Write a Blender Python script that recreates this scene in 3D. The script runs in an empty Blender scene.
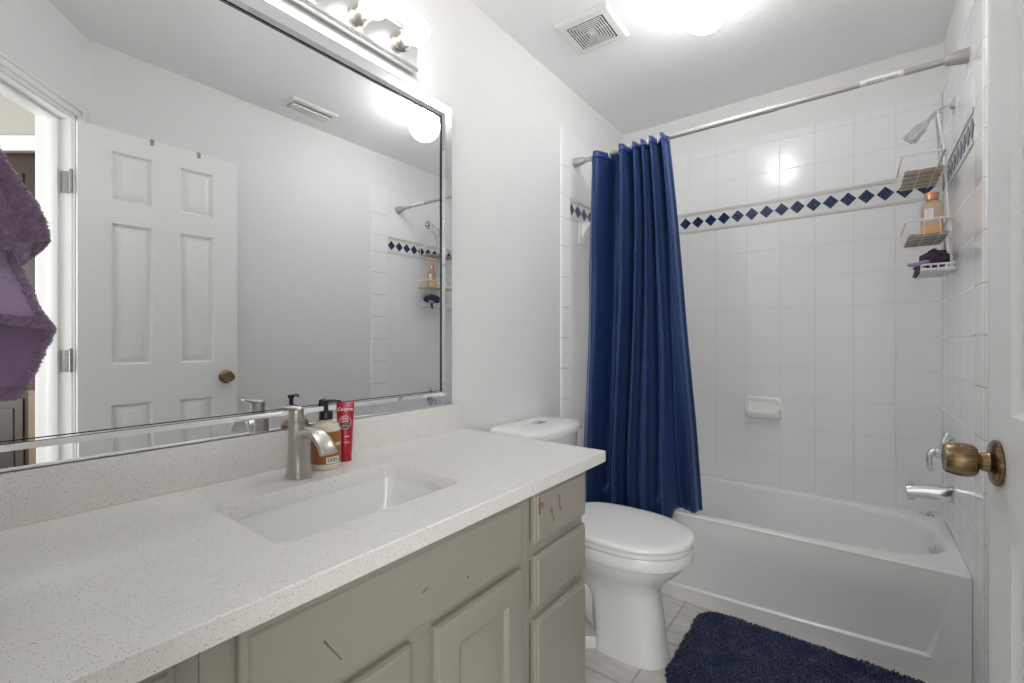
import bpy, bmesh, math, random
from math import sin, cos, pi, sqrt, radians, atan2
from mathutils import Vector, Matrix, noise

random.seed(7)
S = bpy.context.scene
COL = S.collection

# ------------------------------------------------------------------ camera, world, exposure, lights
YAW = radians(37.3243)
CAM = Vector((0.0, 0.0, 1.1348))
cd = bpy.data.cameras.new('camera')
cd.sensor_width = 36.0
cd.lens = 455.588 / 1024 * 36.0
cd.clip_start = 0.01
cam = bpy.data.objects.new('camera', cd)
COL.objects.link(cam)
cam.location = CAM
cam.rotation_euler = (radians(90), 0, YAW)
S.camera = cam

w = bpy.data.worlds.new('world')
S.world = w
w.use_nodes = True
w.node_tree.nodes['Background'].inputs[0].default_value = (1.0, 1.0, 1.0, 1)
w.node_tree.nodes['Background'].inputs[1].default_value = 0.35
BULB_STRENGTH = 5.0
GLOBE_STRENGTH = 8.5
# added fill light in the hall behind the doorway, no window there
wl = bpy.data.lights.new('hall_fill_light', 'AREA')
wl.shape = 'RECTANGLE'
wl.size, wl.size_y = 1.0, 1.3
wl.energy = 8.0
wl.color = (1.0, 0.99, 0.97)
wo = bpy.data.objects.new('hall_fill_light', wl)
COL.objects.link(wo)
wo.location = (0.72, -1.05, 1.45)
wo.rotation_euler = (radians(90), 0, atan2(0.54, 0.84))

vs = S.view_settings
vs.view_transform = 'Standard'
vs.look = 'None'
vs.gamma = 1.0
vs.exposure = 1.72
vs.use_curve_mapping = False
S.cycles.max_bounces = 16
S.cycles.diffuse_bounces = 10
S.cycles.glossy_bounces = 8
S.cycles.sample_clamp_indirect = 6.0
S.cycles.caustics_reflective = False
S.cycles.caustics_refractive = False

# ------------------------------------------------------------------ room dimensions (metres)
XL, XR, YB, H = -1.1868, 0.2871, 2.7125, 2.44
TILE = 0.1535
TT = 0.008                       # tile thickness
TOP = 2.215                      # top of tile
YT = 2.0487                      # front of bathtub
ZR = 0.3786                      # bathtub rim
ZC = 0.8116                      # counter top
LWALL = -0.10                    # wall at the left end of the vanity
HIN = Vector((0.21, 0.388, 0))   # hinge corner of the doorway in the diagonal wall
DROT = atan2(-0.6377, -0.7703)


# ------------------------------------------------------------------ materials
def lin(c):
    def f(v):
        v /= 255.0
        return v / 12.92 if v <= 0.04045 else ((v + 0.055) / 1.055) ** 2.4
    return (f(c[0]), f(c[1]), f(c[2]), 1.0)


class NT:
    def __init__(s, name):
        s.m = bpy.data.materials.new(name)
        s.m.use_nodes = True
        s.t = s.m.node_tree
        s.b = s.t.nodes['Principled BSDF']

    def n(s, typ, **k):
        nd = s.t.nodes.new(typ)
        for a, v in k.items():
            setattr(nd, a, v)
        return nd

    def link(s, a, b):
        s.t.links.new(a, b)

    def math(s, op, a, b=None, c=None):
        nd = s.n('ShaderNodeMath', operation=op)
        for i, v in enumerate((a, b, c)):
            if v is None:
                continue
            if isinstance(v, (int, float)):
                nd.inputs[i].default_value = v
            else:
                s.link(v, nd.inputs[i])
        return nd.outputs[0]

    def obj(s):
        if not hasattr(s, '_tc'):
            s._tc = s.n('ShaderNodeTexCoord')
        return s._tc.outputs['Object']

    def xyz(s, src=None):
        nd = s.n('ShaderNodeSeparateXYZ')
        s.link(src or s.obj(), nd.inputs[0])
        return nd.outputs

    def noise(s, scale, detail=2, rough=0.5, src=None):
        nd = s.n('ShaderNodeTexNoise')
        nd.inputs['Scale'].default_value = scale
        nd.inputs['Detail'].default_value = detail
        nd.inputs['Roughness'].default_value = rough
        s.link(src or s.obj(), nd.inputs['Vector'])
        return nd.outputs['Fac']

    def ramp(s, fac, stops):
        nd = s.n('ShaderNodeValToRGB')
        e = nd.color_ramp.elements
        while len(e) < len(stops):
            e.new(0.5)
        for i, (p, c) in enumerate(stops):
            e[i].position = p
            e[i].color = c if len(c) == 4 else (*c, 1)
        s.link(fac, nd.inputs[0])
        return nd.outputs['Color']

    def mix(s, fac, a, b):
        nd = s.n('ShaderNodeMix', data_type='RGBA')
        if isinstance(fac, (int, float)):
            nd.inputs['Factor'].default_value = fac
        else:
            s.link(fac, nd.inputs['Factor'])
        for k, v in ((6, a), (7, b)):
            if isinstance(v, tuple):
                nd.inputs[k].default_value = v
            else:
                s.link(v, nd.inputs[k])
        return nd.outputs[2]

    def bump(s, h, strength=0.2, dist=0.002):
        nd = s.n('ShaderNodeBump')
        nd.inputs['Strength'].default_value = strength
        nd.inputs['Distance'].default_value = dist
        s.link(h, nd.inputs['Height'])
        s.link(nd.outputs[0], s.b.inputs['Normal'])

    def col(s, v):
        if isinstance(v, tuple):
            s.b.inputs['Base Color'].default_value = v
        else:
            s.link(v, s.b.inputs['Base Color'])


def simple(name, rgb, rough=0.5, metal=0.0, bump=None, coat=0.0, var=0.0, spec=None):
    t = NT(name)
    c = lin(rgb)
    if var:
        nf = t.noise(9, 3)
        t.col(t.mix(nf, tuple(max(0, x * (1 - var)) for x in c[:3]) + (1,), tuple(min(1, x * (1 + var)) for x in c[:3]) + (1,)))
    else:
        t.col(c)
    t.b.inputs['Roughness'].default_value = rough
    t.b.inputs['Metallic'].default_value = metal
    t.b.inputs['Coat Weight'].default_value = coat
    if spec is not None:
        t.b.inputs['Specular IOR Level'].default_value = spec
    if bump:
        t.bump(t.noise(bump[0], 3), bump[1], bump[2])
    return t.m


M = {}
M['wall'] = simple('wall_paint', (230, 230, 229), 0.62, bump=(55, 0.22, 0.003))
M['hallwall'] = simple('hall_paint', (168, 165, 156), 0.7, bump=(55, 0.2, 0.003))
M['trim'] = simple('white_trim_paint', (238, 238, 237), 0.35)
M['vent'] = simple('white_vent_enamel', (226, 226, 224), 0.4)
M['ventshade'] = simple('vent_opening_shade', (24, 24, 25), 0.9)  # near-black colour paints in the shade inside the vent openings
M['porcelain'] = simple('white_porcelain', (239, 239, 238), 0.08, coat=0.3)
M['tub'] = simple('white_tub_enamel', (238, 237, 236), 0.16, coat=0.2)
M['basin'] = simple('white_basin_ceramic', (238, 238, 237), 0.12, coat=0.3)
M['seat'] = simple('white_seat_plastic', (240, 240, 239), 0.2)
M['chrome'] = simple('chrome', (222, 224, 226), 0.07, 1.0)
M['nickel'] = simple('brushed_nickel', (188, 184, 177), 0.34, 1.0)
M['plate'] = simple('polished_steel_plate', (216, 216, 215), 0.24, 1.0)
M['darknickel'] = simple('dull_nickel', (150, 149, 145), 0.4, 0.9)
M['satin'] = simple('satin_aluminium', (196, 195, 190), 0.32, 1.0)
M['rodpaint'] = simple('rod_grey_nickel', (184, 182, 176), 0.42, 0.5)
M['wire'] = simple('white_coated_wire', (226, 226, 224), 0.3)
M['mirror'] = simple('silvered_glass', (243, 245, 245), 0.0, 1.0)
M['glassedge'] = simple('green_glass_edge', (24, 50, 47), 0.15)
M['cab'] = simple('taupe_cabinet_paint', (156, 151.6, 141), 0.42, bump=(40, 0.06, 0.002), var=0.04)
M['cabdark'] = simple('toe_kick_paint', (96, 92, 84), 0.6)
M['black'] = simple('black_plastic', (22, 22, 23), 0.3)
M['white'] = simple('white_print', (240, 238, 236), 0.5)
M['red'] = simple('red_tube_plastic', (178, 10, 44), 0.28, coat=0.2)
M['redcap'] = simple('red_cap_plastic', (172, 12, 44), 0.32)
M['brownlabel'] = simple('caramel_label', (164, 96, 44), 0.4)
M['rosegold'] = simple('rose_gold_cap', (226, 160, 132), 0.25, 0.8)
M['walnut'] = simple('dark_brown_door_paint', (50, 37, 26), 0.5, bump=(30, 0.1, 0.002), var=0.12)
M['walnutlight'] = simple('worn_brown_edge', (112, 92, 68), 0.5)
M['purple'] = simple('purple_sponge_mesh', (84, 66, 92), 0.9, bump=(220, 0.8, 0.004))
M['lavender'] = simple('lavender_strap', (158, 146, 182), 0.7)
M['sticker'] = simple('white_rod_sticker', (228, 226, 222), 0.5)
M['hanger'] = simple('white_plastic_hook', (232, 232, 232), 0.35)
M['caulk'] = simple('white_caulk', (222, 222, 220), 0.5)
M['ceramic'] = simple('white_glazed_ceramic', (242, 242, 241), 0.1, coat=0.2)


def m_ceiling():
    t = NT('knockdown_ceiling')
    t.col(lin((240, 240, 240)))
    t.b.inputs['Roughness'].default_value = 0.75
    n1 = t.noise(26, 4, 0.55)
    r = t.ramp(n1, [(0.46, (0, 0, 0)), (0.58, (1, 1, 1))])
    t.bump(r, 0.16, 0.003)
    return t.m


M['ceiling'] = m_ceiling()


def grid_mask(t, u, v, pu, pv, ou, ov, g):
    """1 in the joint, 0 on the tile; u, v are sockets in metres."""
    def edge(x, p, o):
        a = t.math('DIVIDE', t.math('SUBTRACT', x, o), p)
        f = t.math('FRACT', a)
        d = t.math('MINIMUM', f, t.math('SUBTRACT', 1.0, f))
        return t.math('MULTIPLY', d, p)
    d = t.math('MINIMUM', edge(u, pu, ou), edge(v, pv, ov))
    mr = t.n('ShaderNodeMapRange')
    t.link(d, mr.inputs[0])
    mr.inputs[1].default_value = g
    mr.inputs[2].default_value = g * 2.2
    mr.inputs[3].default_value = 1.0
    mr.inputs[4].default_value = 0.0
    return mr.outputs[0]


def m_tile(name, axis, ou, ov):
    t = NT(name)
    o = t.xyz()
    mask = grid_mask(t, o[axis], o[2], TILE, TILE, ou, ov, 0.0011)
    wav = t.noise(7, 2)
    t.col(t.mix(mask, lin((238, 238, 239)), lin((224, 224, 223)) if axis == 0 else lin((231, 231, 230))))
    t.b.inputs['Roughness'].default_value = 0.13
    rr = t.math('ADD', t.math('MULTIPLY', mask, 0.12), 0.17)
    t.link(rr, t.b.inputs['Roughness'])
    hgt = t.math('ADD', t.math('MULTIPLY', mask, -1.0 if axis == 0 else -0.2), t.math('MULTIPLY', wav, 0.9))
    t.bump(hgt, 0.35 if axis == 0 else 0.22, 0.0025)
    return t.m


ROW_LOW, ROW_HIGH = 0.540, 2.020
M['tile_back_low'] = m_tile('tile_back_low', 0, -0.6355, ROW_LOW)
M['tile_back_high'] = m_tile('tile_back_high', 0, -0.6355, ROW_HIGH)
M['tile_side_low'] = m_tile('tile_side_low', 1, 2.035, ROW_LOW)
M['tile_side_high'] = m_tile('tile_side_high', 1, 2.035, ROW_HIGH)
M['grout'] = simple('grey_tile_grout', (168, 166, 162), 0.8)
M['bandwhite'] = simple('band_white_tile', (224, 225, 226), 0.15)
M['bandbeige'] = simple('beige_liner_tile', (206, 204, 198), 0.3)


def m_diamond():
    t = NT('navy_diamond_tile')
    n1 = t.noise(160, 3)
    t.col(t.ramp(n1, [(0.42, lin((26, 36, 66))), (0.62, lin((44, 62, 104))), (0.7, lin((110, 126, 150)))]))
    t.b.inputs['Roughness'].default_value = 0.2
    return t.m


M['diamond'] = m_diamond()


def m_quartz():
    t = NT('speckled_quartz')
    mq = t.n('ShaderNodeMapping')
    mq.inputs['Rotation'].default_value = (0.61, 0.53, 0.37)
    t.link(t.obj(), mq.inputs[0])
    v = t.n('ShaderNodeTexVoronoi')
    v.inputs['Scale'].default_value = 350
    t.link(mq.outputs[0], v.inputs['Vector'])
    s = t.xyz(v.outputs['Color'])
    pick = t.math('GREATER_THAN', s[0], 0.75)
    near = t.math('LESS_THAN', v.outputs['Distance'], 0.30)
    fleck = t.math('MULTIPLY', pick, near)
    fcol = t.ramp(s[1], [(0.0, lin((142, 130, 118))), (0.35, lin((180, 174, 166))), (1.0, lin((206, 204, 200)))])
    v2 = t.n('ShaderNodeTexVoronoi')
    v2.inputs['Scale'].default_value = 520
    t.link(mq.outputs[0], v2.inputs['Vector'])
    s2 = t.xyz(v2.outputs['Color'])
    f2 = t.math('MULTIPLY', t.math('GREATER_THAN', s2[0], 0.72), t.math('LESS_THAN', v2.outputs['Distance'], 0.34))
    base = t.mix(t.noise(30, 3), lin((228, 227, 223)), lin((236, 235, 232)))
    c = t.mix(t.math('MULTIPLY', f2, 0.5), base, lin((176, 172, 166)))
    t.col(t.mix(fleck, c, fcol))
    t.b.inputs['Roughness'].default_value = 0.34
    return t.m


M['quartz'] = m_quartz()


def m_floor():
    t = NT('pale_stone_floor_tile')
    o = t.xyz()
    mask = grid_mask(t, o[0], o[1], 0.305, 0.305, -0.602, 1.42, 0.0018)
    mp = t.n('ShaderNodeMapping')
    mp.inputs['Scale'].default_value = (3.0, 14, 6)
    t.link(t.obj(), mp.inputs[0])
    n1 = t.noise(2.2, 6, 0.65, mp.outputs[0])
    c = t.ramp(n1, [(0.30, lin((196, 193, 188))), (0.55, lin((216, 214, 210))), (0.75, lin((228, 227, 223)))])
    t.col(t.mix(mask, c, lin((170, 165, 156))))
    t.b.inputs['Roughness'].default_value = 0.35
    t.bump(t.math('MULTIPLY', mask, -1.0), 0.4, 0.002)
    return t.m


M['floor'] = m_floor()


def m_door():
    t = NT('white_moulded_door')
    t.col(lin((238, 238, 237)))
    t.b.inputs['Roughness'].default_value = 0.38
    mp = t.n('ShaderNodeMapping')
    mp.inputs['Scale'].default_value = (1, 1, 0.06)
    t.link(t.obj(), mp.inputs[0])
    wv = t.noise(420, 2, 0.5, mp.outputs[0])
    t.bump(wv, 0.12, 0.001)
    return t.m


M['door'] = m_door()


def m_curtain():
    t = NT('navy_waffle_curtain')
    uv = t.n('ShaderNodeUVMap')
    o = t.xyz(uv.outputs[0])
    mask = grid_mask(t, o[0], o[1], 0.0125, 0.0125, 0.0, 0.0, 0.0013)
    t.col(t.mix(mask, lin((34, 56, 112)), lin((15, 24, 54))))
    t.b.inputs['Roughness'].default_value = 0.33
    t.b.inputs['Specular Tint'].default_value = (0.5, 0.7, 1.0, 1)
    t.b.inputs['Sheen Weight'].default_value = 0.35
    t.b.inputs['Sheen Tint'].default_value = (0.3, 0.5, 1, 1)
    mp = t.n('ShaderNodeMapping')
    mp.inputs['Scale'].default_value = (3, 60, 1)
    t.link(uv.outputs[0], mp.inputs[0])
    wr = t.noise(3.0, 3, 0.5, mp.outputs[0])
    hh = t.math('ADD', t.math('MULTIPLY', mask, -0.35), t.math('MULTIPLY', wr, 1.0))
    t.bump(hh, 0.4, 0.003)
    return t.m


M['curtain'] = m_curtain()
M['hem'] = simple('navy_curtain_hem', (32, 54, 116), 0.45)


def m_fibre(name, a, b, sc=60):
    t = NT(name)
    t.col(t.mix(t.noise(sc, 3), lin(a), lin(b)))
    t.b.inputs['Roughness'].default_value = 0.9
    t.b.inputs['Sheen Weight'].default_value = 0.3
    t.b.inputs['Specular IOR Level'].default_value = 0.15
    return t.m


M['mat'] = m_fibre('navy_shag', (22, 35, 66), (46, 62, 100), 14)
M['towel'] = m_fibre('purple_plush', (112, 86, 118), (208, 184, 212), 170)  # strong tone contrast paints light and shadow among the curls
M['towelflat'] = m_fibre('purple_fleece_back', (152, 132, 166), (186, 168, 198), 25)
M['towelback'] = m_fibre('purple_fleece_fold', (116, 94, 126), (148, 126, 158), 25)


def m_brass():
    t = NT('antique_brass')
    mp = t.n('ShaderNodeMapping')
    mp.inputs['Scale'].default_value = (1, 1, 30)
    t.link(t.obj(), mp.inputs[0])
    n1 = t.noise(30, 2, 0.5, mp.outputs[0])
    t.col(t.ramp(n1, [(0.3, lin((98, 82, 60))), (0.7, lin((164, 140, 106)))]))
    t.b.inputs['Metallic'].default_value = 1.0
    t.b.inputs['Roughness'].default_value = 0.27
    return t.m


M['brass'] = m_brass()


def m_emit(name, rgb, k):
    t = NT(name)
    t.col((0.9, 0.9, 0.9, 1))
    t.b.inputs['Emission Color'].default_value = (*rgb, 1)
    t.b.inputs['Emission Strength'].default_value = k
    return t.m


M['bulb'] = m_emit('lit_bulb_glass', (1.0, 0.985, 0.965), BULB_STRENGTH)
M['globe'] = m_emit('lit_opal_globe', (1.0, 0.99, 0.98), GLOBE_STRENGTH)


def m_clear(name, rgb, rough=0.05, trans=0.8):
    t = NT(name)
    t.col(lin(rgb))
    t.b.inputs['Roughness'].default_value = rough
    t.b.inputs['Transmission Weight'].default_value = trans
    t.b.inputs['IOR'].default_value = 1.4
    return t.m


M['soapbody'] = m_clear('cream_translucent_bottle', (236, 228, 208), 0.25, 0.25)
M['washbody'] = m_clear('peach_clear_bottle', (240, 216, 188), 0.12, 0.55)
M['washliquid'] = simple('amber_wash_liquid', (222, 172, 118), 0.2)


def m_rattan():
    t = NT('weathered_tray_wood')
    mp = t.n('ShaderNodeMapping')
    mp.inputs['Scale'].default_value = (18, 60, 10)
    t.link(t.obj(), mp.inputs[0])
    n1 = t.noise(3, 4, 0.6, mp.outputs[0])
    t.col(t.ramp(n1, [(0.30, lin((70, 60, 52))), (0.42, lin((168, 152, 132))), (0.7, lin((208, 196, 176)))]))
    t.b.inputs['Roughness'].default_value = 0.7
    return t.m


M['rattan'] = m_rattan()


def m_drawerworn():
    t = NT('taupe_paint_with_chips')
    o = t.obj()
    mp = t.n('ShaderNodeMapping')
    mp.inputs['Scale'].default_value = (1, 2.0, 0.8)
    t.link(o, mp.inputs[0])
    n1 = t.noise(26, 3, 0.55, mp.outputs[0])
    chip = t.ramp(n1, [(0.66, (0, 0, 0)), (0.68, (1, 1, 1))])
    t.col(t.mix(chip, lin((160, 155, 142)), lin((112, 84, 64))))
    t.b.inputs['Roughness'].default_value = 0.42
    return t.m


M['cabchip'] = m_drawerworn()


# ------------------------------------------------------------------ geometry helpers
def origin_of(o):
    v = Vector((0, 0, 0))
    while o is not None:
        v = v + Vector(o.location)
        o = o.parent
    return v


class P:
    """collects shapes in world coordinates and links them as ONE mesh object"""
    def __init__(s):
        s.bm = bmesh.new()
        s.uv = None

    def verts(s, pts):
        return [s.bm.verts.new(p) for p in pts]

    def face(s, vs_, mi=0):
        try:
            f = s.bm.faces.new(vs_)
            f.material_index = mi
            return f
        except ValueError:
            return None

    def box(s, a, b, bev=0.0, seg=2, mi=0, mat=None):
        t = bmesh.new()
        bmesh.ops.create_cube(t, size=1.0)
        c = [(a[i] + b[i]) / 2 for i in range(3)]
        d = [abs(b[i] - a[i]) for i in range(3)]
        for v in t.verts:
            v.co = Vector((c[0] + v.co.x * d[0], c[1] + v.co.y * d[1], c[2] + v.co.z * d[2]))
        if bev > 0:
            bmesh.ops.bevel(t, geom=list(t.edges), offset=min(bev, min(d) * 0.49), segments=seg, profile=0.5, affect='EDGES')
        s.merge(t, mi, mat)

    def merge(s, t, mi=0, mat=None):
        mp = {}
        for v in t.verts:
            mp[v] = s.bm.verts.new(mat @ v.co if mat else v.co)
        for f in t.faces:
            g = s.face([mp[v] for v in f.verts], mi)
        t.free()

    def rings(s, rs, close=True, caps=(True, True), mi=0):
        vv = [s.verts(r) for r in rs]
        n = len(rs[0])
        for a, b in zip(vv, vv[1:]):
            for i in range(n if close else n - 1):
                j = (i + 1) % n
                s.face([a[i], a[j], b[j], b[i]], mi)
        if caps[0]:
            s.face(list(reversed(vv[0])), mi)
        if caps[1]:
            s.face(vv[-1], mi)
        return vv

    def lathe(s, base, prof, axis=(0, 0, 1), n=28, mi=0, caps=(True, True)):
        ax = Vector(axis).normalized()
        t = Vector((1, 0, 0)) if abs(ax.x) < 0.8 else Vector((0, 1, 0))
        u = ax.cross(t).normalized()
        v = ax.cross(u)
        base = Vector(base)
        rs = []
        for r, h in prof:
            r = max(r, 0.00005)
            rs.append([base + ax * h + (u * cos(2 * pi * i / n) + v * sin(2 * pi * i / n)) * r for i in range(n)])
        return s.rings(rs, True, caps, mi)

    def cyl(s, a, b, r, n=20, mi=0, r2=None):
        a, b = Vector(a), Vector(b)
        s.lathe(a, [(r, 0), (r2 if r2 is not None else r, (b - a).length)], (b - a), n, mi)

    def sphere(s, c, r, n=28, m=16, mi=0, sc=(1, 1, 1)):
        c = Vector(c)
        rs = []
        for k in range(m + 1):
            th = pi * k / m
            rr = max(sin(th) * r, 0.00005)
            rs.append([c + Vector((cos(2 * pi * i / n) * rr * sc[0], sin(2 * pi * i / n) * rr * sc[1], -cos(th) * r * sc[2])) for i in range(n)])
        s.rings(rs, True, (True, True), mi)

    def tube(s, pts, r, n=8, mi=0, closed=False, rad=None):
        pts = [Vector(p) for p in pts]
        N = len(pts)
        rs = []
        prev = None
        for i, p in enumerate(pts):
            if closed:
                d = pts[(i + 1) % N] - pts[i - 1]
            else:
                d = pts[min(i + 1, N - 1)] - pts[max(i - 1, 0)]
            d.normalize()
            if prev is None:
                t = Vector((0, 0, 1)) if abs(d.z) < 0.9 else Vector((1, 0, 0))
                u = d.cross(t).normalized()
            else:
                u = (prev - d * prev.dot(d)).normalized()
            prev = u
            v = d.cross(u)
            q = rad[i] if rad else r
            rs.append([p + (u * cos(2 * pi * k / n) + v * sin(2 * pi * k / n)) * q for k in range(n)])
        if closed:
            rs.append(rs[0])
            s.rings(rs, True, (False, False), mi)
            bmesh.ops.remove_doubles(s.bm, verts=list(s.bm.verts), dist=1e-6)
        else:
            s.rings(rs, True, (True, True), mi)

    def sweep(s, pts, wid, thk, side=(0, 1, 0), n=20, e=2.6, mi=0):
        """superelliptic section swept along pts; side is the width direction"""
        pts = [Vector(p) for p in pts]
        sd = Vector(side).normalized()
        rs = []
        for i, p in enumerate(pts):
            d = (pts[min(i + 1, len(pts) - 1)] - pts[max(i - 1, 0)]).normalized()
            nn = sd.cross(d).normalized()
            w_, t_ = wid[i] / 2, thk[i] / 2
            ring = []
            for k in range(n):
                a = 2 * pi * k / n
                c, q = cos(a), sin(a)
                ring.append(p + sd * (w_ * math.copysign(abs(c) ** (2 / e), c)) + nn * (t_ * math.copysign(abs(q) ** (2 / e), q)))
            rs.append(ring)
        s.rings(rs, True, (True, True), mi)

    def prism(s, poly, lo, hi, axis=2, mi=0):
        """polygon in the two other axes, extruded from lo to hi along axis"""
        def pt(p, h):
            if axis == 2:
                return (p[0], p[1], h)
            if axis == 0:
                return (h, p[0], p[1])
            return (p[0], h, p[1])
        s.rings([[pt(p, lo) for p in poly], [pt(p, hi) for p in poly]], True, (True, True), mi)

    def grid(s, fn, nu, nv, uvfn=None, mi=0):
        vv = [[s.bm.verts.new(fn(i / nu, j / nv)) for j in range(nv + 1)] for i in range(nu + 1)]
        if uvfn and s.uv is None:
            s.uv = s.bm.loops.layers.uv.new('UVMap')
        for i in range(nu):
            for j in range(nv):
                f = s.face([vv[i][j], vv[i + 1][j], vv[i + 1][j + 1], vv[i][j + 1]], mi)
                if uvfn and f:
                    for l, (a, b) in zip(f.loops, ((i, j), (i + 1, j), (i + 1, j + 1), (i, j + 1))):
                        l[s.uv].uv = uvfn(a / nu, b / nv)
        return vv

    def lean(s):
        for v in s.bm.verts:
            v.co.x += max(0.0, 1.96 - v.co.z) * 0.050
        return s

    def build(s, name, mats, parent=None, smooth=True, angle=35, base=None, recalc=True, **props):
        if not isinstance(mats, (list, tuple)):
            mats = [mats]
        if recalc:
            bmesh.ops.recalc_face_normals(s.bm, faces=list(s.bm.faces))
        off = origin_of(parent) if parent is not None else Vector((0, 0, 0))
        if base is not None:
            off = Vector(base)
        for v in s.bm.verts:
            v.co -= off
        me = bpy.data.meshes.new(name)
        s.bm.to_mesh(me)
        s.bm.free()
        for m in mats:
            me.materials.append(m)
        if smooth:
            me.polygons.foreach_set('use_smooth', [True] * len(me.polygons))
            try:
                me.set_sharp_from_angle(angle=radians(angle))
            except Exception:
                pass
        o = bpy.data.objects.new(name, me)
        COL.objects.link(o)
        if parent is not None:
            o.parent = parent
            o.location = off - origin_of(parent)
        elif base is not None:
            o.location = off
        for k, v in props.items():
            o[k] = v
        return o


def thing(name, label, cat, loc, group=None, kind=None):
    o = bpy.data.objects.new(name, None)
    o.empty_display_size = 0.05
    COL.objects.link(o)
    o.location = loc
    o['label'] = label
    o['category'] = cat
    if group:
        o['group'] = group
    if kind:
        o['kind'] = kind
    return o


def tag(o, label, cat, group=None):
    o['label'] = label
    o['category'] = cat
    if group:
        o['group'] = group
    return o


def struct(p, name, mats, label=None, cat=None, **k):
    o = p.build(name, mats, **k)
    o['kind'] = 'structure'
    if label:
        o['label'] = label
        o['category'] = cat
    return o


def text_mesh(name, body, size, mat, parent, M4, extrude=0.0001, space=1.0, **props):
    c = bpy.data.curves.new(name, 'FONT')
    c.body = body
    c.size = size
    c.align_x = 'CENTER'
    c.align_y = 'CENTER'
    c.extrude = extrude
    c.offset = size * 0.012
    c.space_character = space
    tmp = bpy.data.objects.new(name + '_curve', c)
    COL.objects.link(tmp)
    dg = bpy.context.evaluated_depsgraph_get()
    me = bpy.data.meshes.new_from_object(tmp.evaluated_get(dg))
    bpy.data.objects.remove(tmp)
    bpy.data.curves.remove(c)
    me.transform(M4)
    off = origin_of(parent)
    me.transform(Matrix.Translation(-off))
    me.materials.clear()
    me.materials.append(mat)
    o = bpy.data.objects.new(name, me)
    COL.objects.link(o)
    o.parent = parent
    for k, v in props.items():
        o[k] = v
    return o


def rrect(cx, cy, hx, hy, r, n=8):
    pts = []
    for (sx, sy, a0) in ((1, 1, 0), (-1, 1, pi / 2), (-1, -1, pi), (1, -1, 1.5 * pi)):
        for k in range(n + 1):
            a = a0 + pi / 2 * k / n
            pts.append((cx + sx * (hx - r) + r * cos(a), cy + sy * (hy - r) + r * sin(a)))
    return pts


def sm(a, b, x):
    t = min(1, max(0, (x - a) / (b - a)))
    return t * t * (3 - 2 * t)


# ------------------------------------------------------------------ room shell
p = P(); p.box((-1.6, -1.6, -0.05), (2.2, 2.9, 0.0)); struct(p, 'floor', M['floor'], smooth=False)
p = P(); p.box((-1.6, -1.6, H), (2.2, 2.9, H + 0.05)); struct(p, 'ceiling', M['ceiling'], smooth=False)
p = P(); p.box((XL - 0.1, LWALL - 0.1, 0), (XL, YB + TT, H)); struct(p, 'wall_left', M['wall'], smooth=False)
p = P(); p.box((XL - 0.1, YB + TT, 0), (XR + TT + 0.1, YB + TT + 0.1, H)); struct(p, 'wall_back', M['wall'], smooth=False)
p = P(); p.box((XR + TT, 0.459, 0), (XR + TT + 0.1, YB + TT, H)); struct(p, 'wall_right', M['wall'], smooth=False)
p = P(); p.box((XL, LWALL - 0.1, 0), (-0.379, LWALL, H)); struct(p, 'wall_front', M['wall'], smooth=False)

# the diagonal wall with the doorway (built in its own axes: x along the opening, y toward the hall)
DM = Matrix.Translation(HIN) @ Matrix.Rotation(DROT, 4, 'Z')
DW, DH, DT = 0.63, 2.045, 0.115


def dbox(p, a, b, bev=0, mi=0):
    p.box(a, b, bev, 2, mi, DM)


p = P()
dbox(p, (-0.112, 0, 0), (-0.018, DT, H)); dbox(p, (DW + 0.018, 0, 0), (0.765, DT, H)); dbox(p, (-0.018, 0, DH + 0.018), (DW + 0.018, DT, H))
struct(p, 'wall_diagonal', M['wall'], smooth=False)
p = P()
dbox(p, (-0.018, -0.001, 0), (0, DT + 0.001, DH)); dbox(p, (DW, -0.001, 0), (DW + 0.018, DT + 0.001, DH))
dbox(p, (-0.018, -0.001, DH), (DW + 0.018, DT + 0.001, DH + 0.018))
dbox(p, (0, 0.04, 0), (0.011, 0.075, DH), 0.002); dbox(p, (DW - 0.011, 0.04, 0), (DW, 0.075, DH), 0.002)
dbox(p, (0, 0.04, DH - 0.011), (DW, 0.075, DH), 0.002)
struct(p, 'trim_1', M['trim'], 'white wooden door jamb with stop around the doorway', 'door jamb')


def casing(p, y0, sgn):
    # moulded profile: (offset from the opening, thickness)
    for (i, a, b, th) in ((0, 0.004, 0.020, 0.010), (1, 0.020, 0.046, 0.014), (2, 0.046, 0.058, 0.018)):
        ya, yb_ = (y0, y0 + sgn * th)
        lo, hi = min(ya, yb_), max(ya, yb_)
        dbox(p, (-b, lo, 0), (-a, hi, DH + b), 0.003)
        dbox(p, (DW + a, lo, 0), (DW + b, hi, DH + b), 0.003)
        dbox(p, (-b, lo, DH + a), (DW + b, hi, DH + b), 0.003)


p = P(); casing(p, 0.0, -1); struct(p, 'trim_2', M['trim'], 'white moulded casing around the bathroom side of the doorway', 'door casing')
p = P(); casing(p, DT, 1); struct(p, 'trim_3', M['trim'], 'white moulded casing around the hall side of the doorway', 'door casing')

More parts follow.
